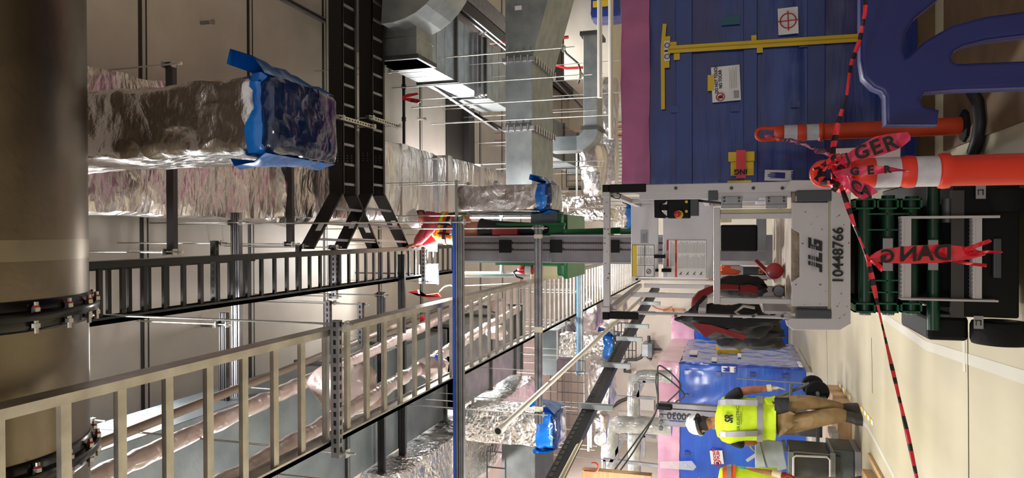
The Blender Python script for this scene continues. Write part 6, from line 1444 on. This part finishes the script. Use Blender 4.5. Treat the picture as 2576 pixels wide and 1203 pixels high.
# small conduits on the far wall
for (lab, pts, Yp, r_) in (('bent grey conduit below the rail bracket, nearer the unit', [(1588, 935), (1572, 935), (1572, 915), (1578, 905), (1600, 905), (1612, 900), (1622, 885)], 20.7, .05),
        ('bent grey conduit looping beside the silver duct stub', [(1640, 905), (1630, 900), (1634, 870), (1632, 845)], 20.75, .045), ('thin conduit across the far wall at the left', [(1620, 878), (1665, 880)], 20.9, .03), ('dark bent conduits above the strut frame', [(1530, 1030), (1560, 1010), (1585, 1000)], 20.95, .05)):
    tag(MB().tube([P(x, y, Yp) for x, y in pts], r_, 10).build('conduit', 'galv_dark', smooth=True), lab, 'conduit')
ds = thing('duct_stub', P(1638, 880, 20.6), 'short shiny silver duct stub on the far left wall', 'duct'); part('casing', 'galv', ds, B(P(1637, 899, 20.4), P(1620, 858, 21)), .02); part('collar', 'galv_dull', ds, B(P(1640, 901, 20.35), P(1636, 856, 21)), .004)
tag(MB().beam(P(1668, 781, 20.93), P(1720, 780, 20.93), .07, .07).build('timber_batten', 'wood'), 'timber batten fixed across the far wall with an orange cord', 'timber')
tag(MB().tube([P(1640, 768, 20.95), P(1650, 775, 20.9), P(1672, 780, 20.85), P(1690, 772, 20.85), P(1694, 785, 20.85)], .015, 6).build('string_line', 'copper', smooth=True), 'thin orange cord draped along the timber batten', 'cord')
# hi-vis jacket seen through the lift rails
jk = thing('hi_vis_jacket', P(1850, 692, 5.85), 'orange hi-vis jacket seen between the platform rails of the scissor lift', 'jacket')
soft('jacket_body', 'vest_orange', jk, P(1838, 690, 5.85), (.08, .07, .1), 5, .3); soft('jacket_sleeve', 'vest_orange', jk, P(1808, 697, 5.85), (.05, .05, .08), 7, .3)
# silver bag and blue bundle on the bulkhead, top right
bz = P(1419, 120, 15).z
fb = thing('foil_bundle', Vector((P(1419, 45, 15.5).x, 15.5, bz)), 'crumpled dark silver bundle lying on the bulkhead at the far right', 'bundle')
mb = MB(); p_ = P(1470, 25, 14.7); soft('bundle_wrap', 'foil', fb, Vector((P(1465, 20, 15.5).x, 15.5, bz+.5)), (.45, .4, .4), 3, .3)
ub = thing('blue_bundle', P(1530, 20, 14.6), 'dark blue wrapped bundle with yellow tape at the far right', 'bundle'); part('bundle_wrap', 'wrap_blue', ub, MB().gridbox(P(1562, 40, 14.3), P(1498, -80, 14.9), .1, .03, 2, 3), smooth=True); part('yellow_tape', 'yellow', ub, B(P(1532, 14, 14.24), P(1492, 4, 14.27)))
# red pipework and cords beyond the crossing duct
for (lab, pts, Yp, r_, m_) in (('red sprinkler pipe with black couplings beyond the crossing duct', [(1400, 165), (1425, 172), (1470, 170)], 15, .03, 'red'), ('black hanging cable loop beyond the crossing duct', [(1405, 100), (1425, 135), (1455, 160), (1462, 185), (1455, 210)], 14, .02, 'cable'),
        ('thin red pipe below the far ceiling, upper one', [(1535, 322), (1572, 320)], 14, .015, 'copper'), ('thin red pipe below the far ceiling, lower one', [(1538, 341), (1570, 341)], 14, .02, 'red'), ('red tag strip hanging beyond the crossing duct', [(1408, 96), (1430, 93)], 13, .03, 'red')):
    q_ = P(*pts[0], Yp)
    tag(MB().tube([P(x, y, Yp) for x, y in pts], r_, 8).cyl(q_, (q_.x, q_.y, CZ), .006, 6).build('hanging_pipe' if 'pipe' in lab else 'cable_loop', m_, smooth=True), lab, 'pipe' if 'pipe' in lab else 'cable')
lt = thing('strip_light', P(1547, 185, 16), 'lit white strip light under the far ceiling at the right', 'light'); part('lamp_tube', 'white_led_tube', lt, B(P(1545, 190, 16), P(1538, 150, 16.1))); part('lamp_body', 'wall_white', lt, B(P(1538, 190, 16), P(1535, 150, 16.1)))

# ------------------------------------------------------------ groups of look-alikes
GR = {'strut_hanger': 'strut channels hung on threaded rods', 'threaded_rod': 'thin hanging rods', 'tray_tee': 'black trays joining from the right', 'foil_duct_branch': 'foil duct drops with blue wrapped ends',
      'foil_duct': 'foil-wrapped ducts', 'delineator': 'orange delineator posts', 'danger_tape': 'strands of danger tape', 'danger_tape_tail': 'loose ends of danger tape', 'sprinkler': 'ceiling sprinklers',
      'work_light': 'LED work lights', 'lagged_pipe': 'plastic-wrapped pipes behind the tray', 'wrapped_valve': 'plastic-wrapped valves', 'wire_mesh_panel': 'wire mesh panels', 'wrapped_pipe': 'milky wrapped pipe bends',
      'white_conduit': 'white conduits', 'conduit': 'conduits on the far wall', 'wide_duct': 'wide ducts overhead left', 'rectangular_duct': 'galvanised rectangular ducts', 'steel_beam': 'beams at the far right', 'strut_rail': 'strut rails under the ceiling',
      'support_frame': 'strut frames behind the wrapped pipes', 'power_cable': 'black cables by the material lift', 'red_flag_tape': 'red flagging tails', 'black_ladder_tray': 'black ladder trays'}
for o in list(bpy.data.objects):
    if 'category' in o.keys() and o.name.split('.')[0] in GR: o['group'] = GR[o.name.split('.')[0]]
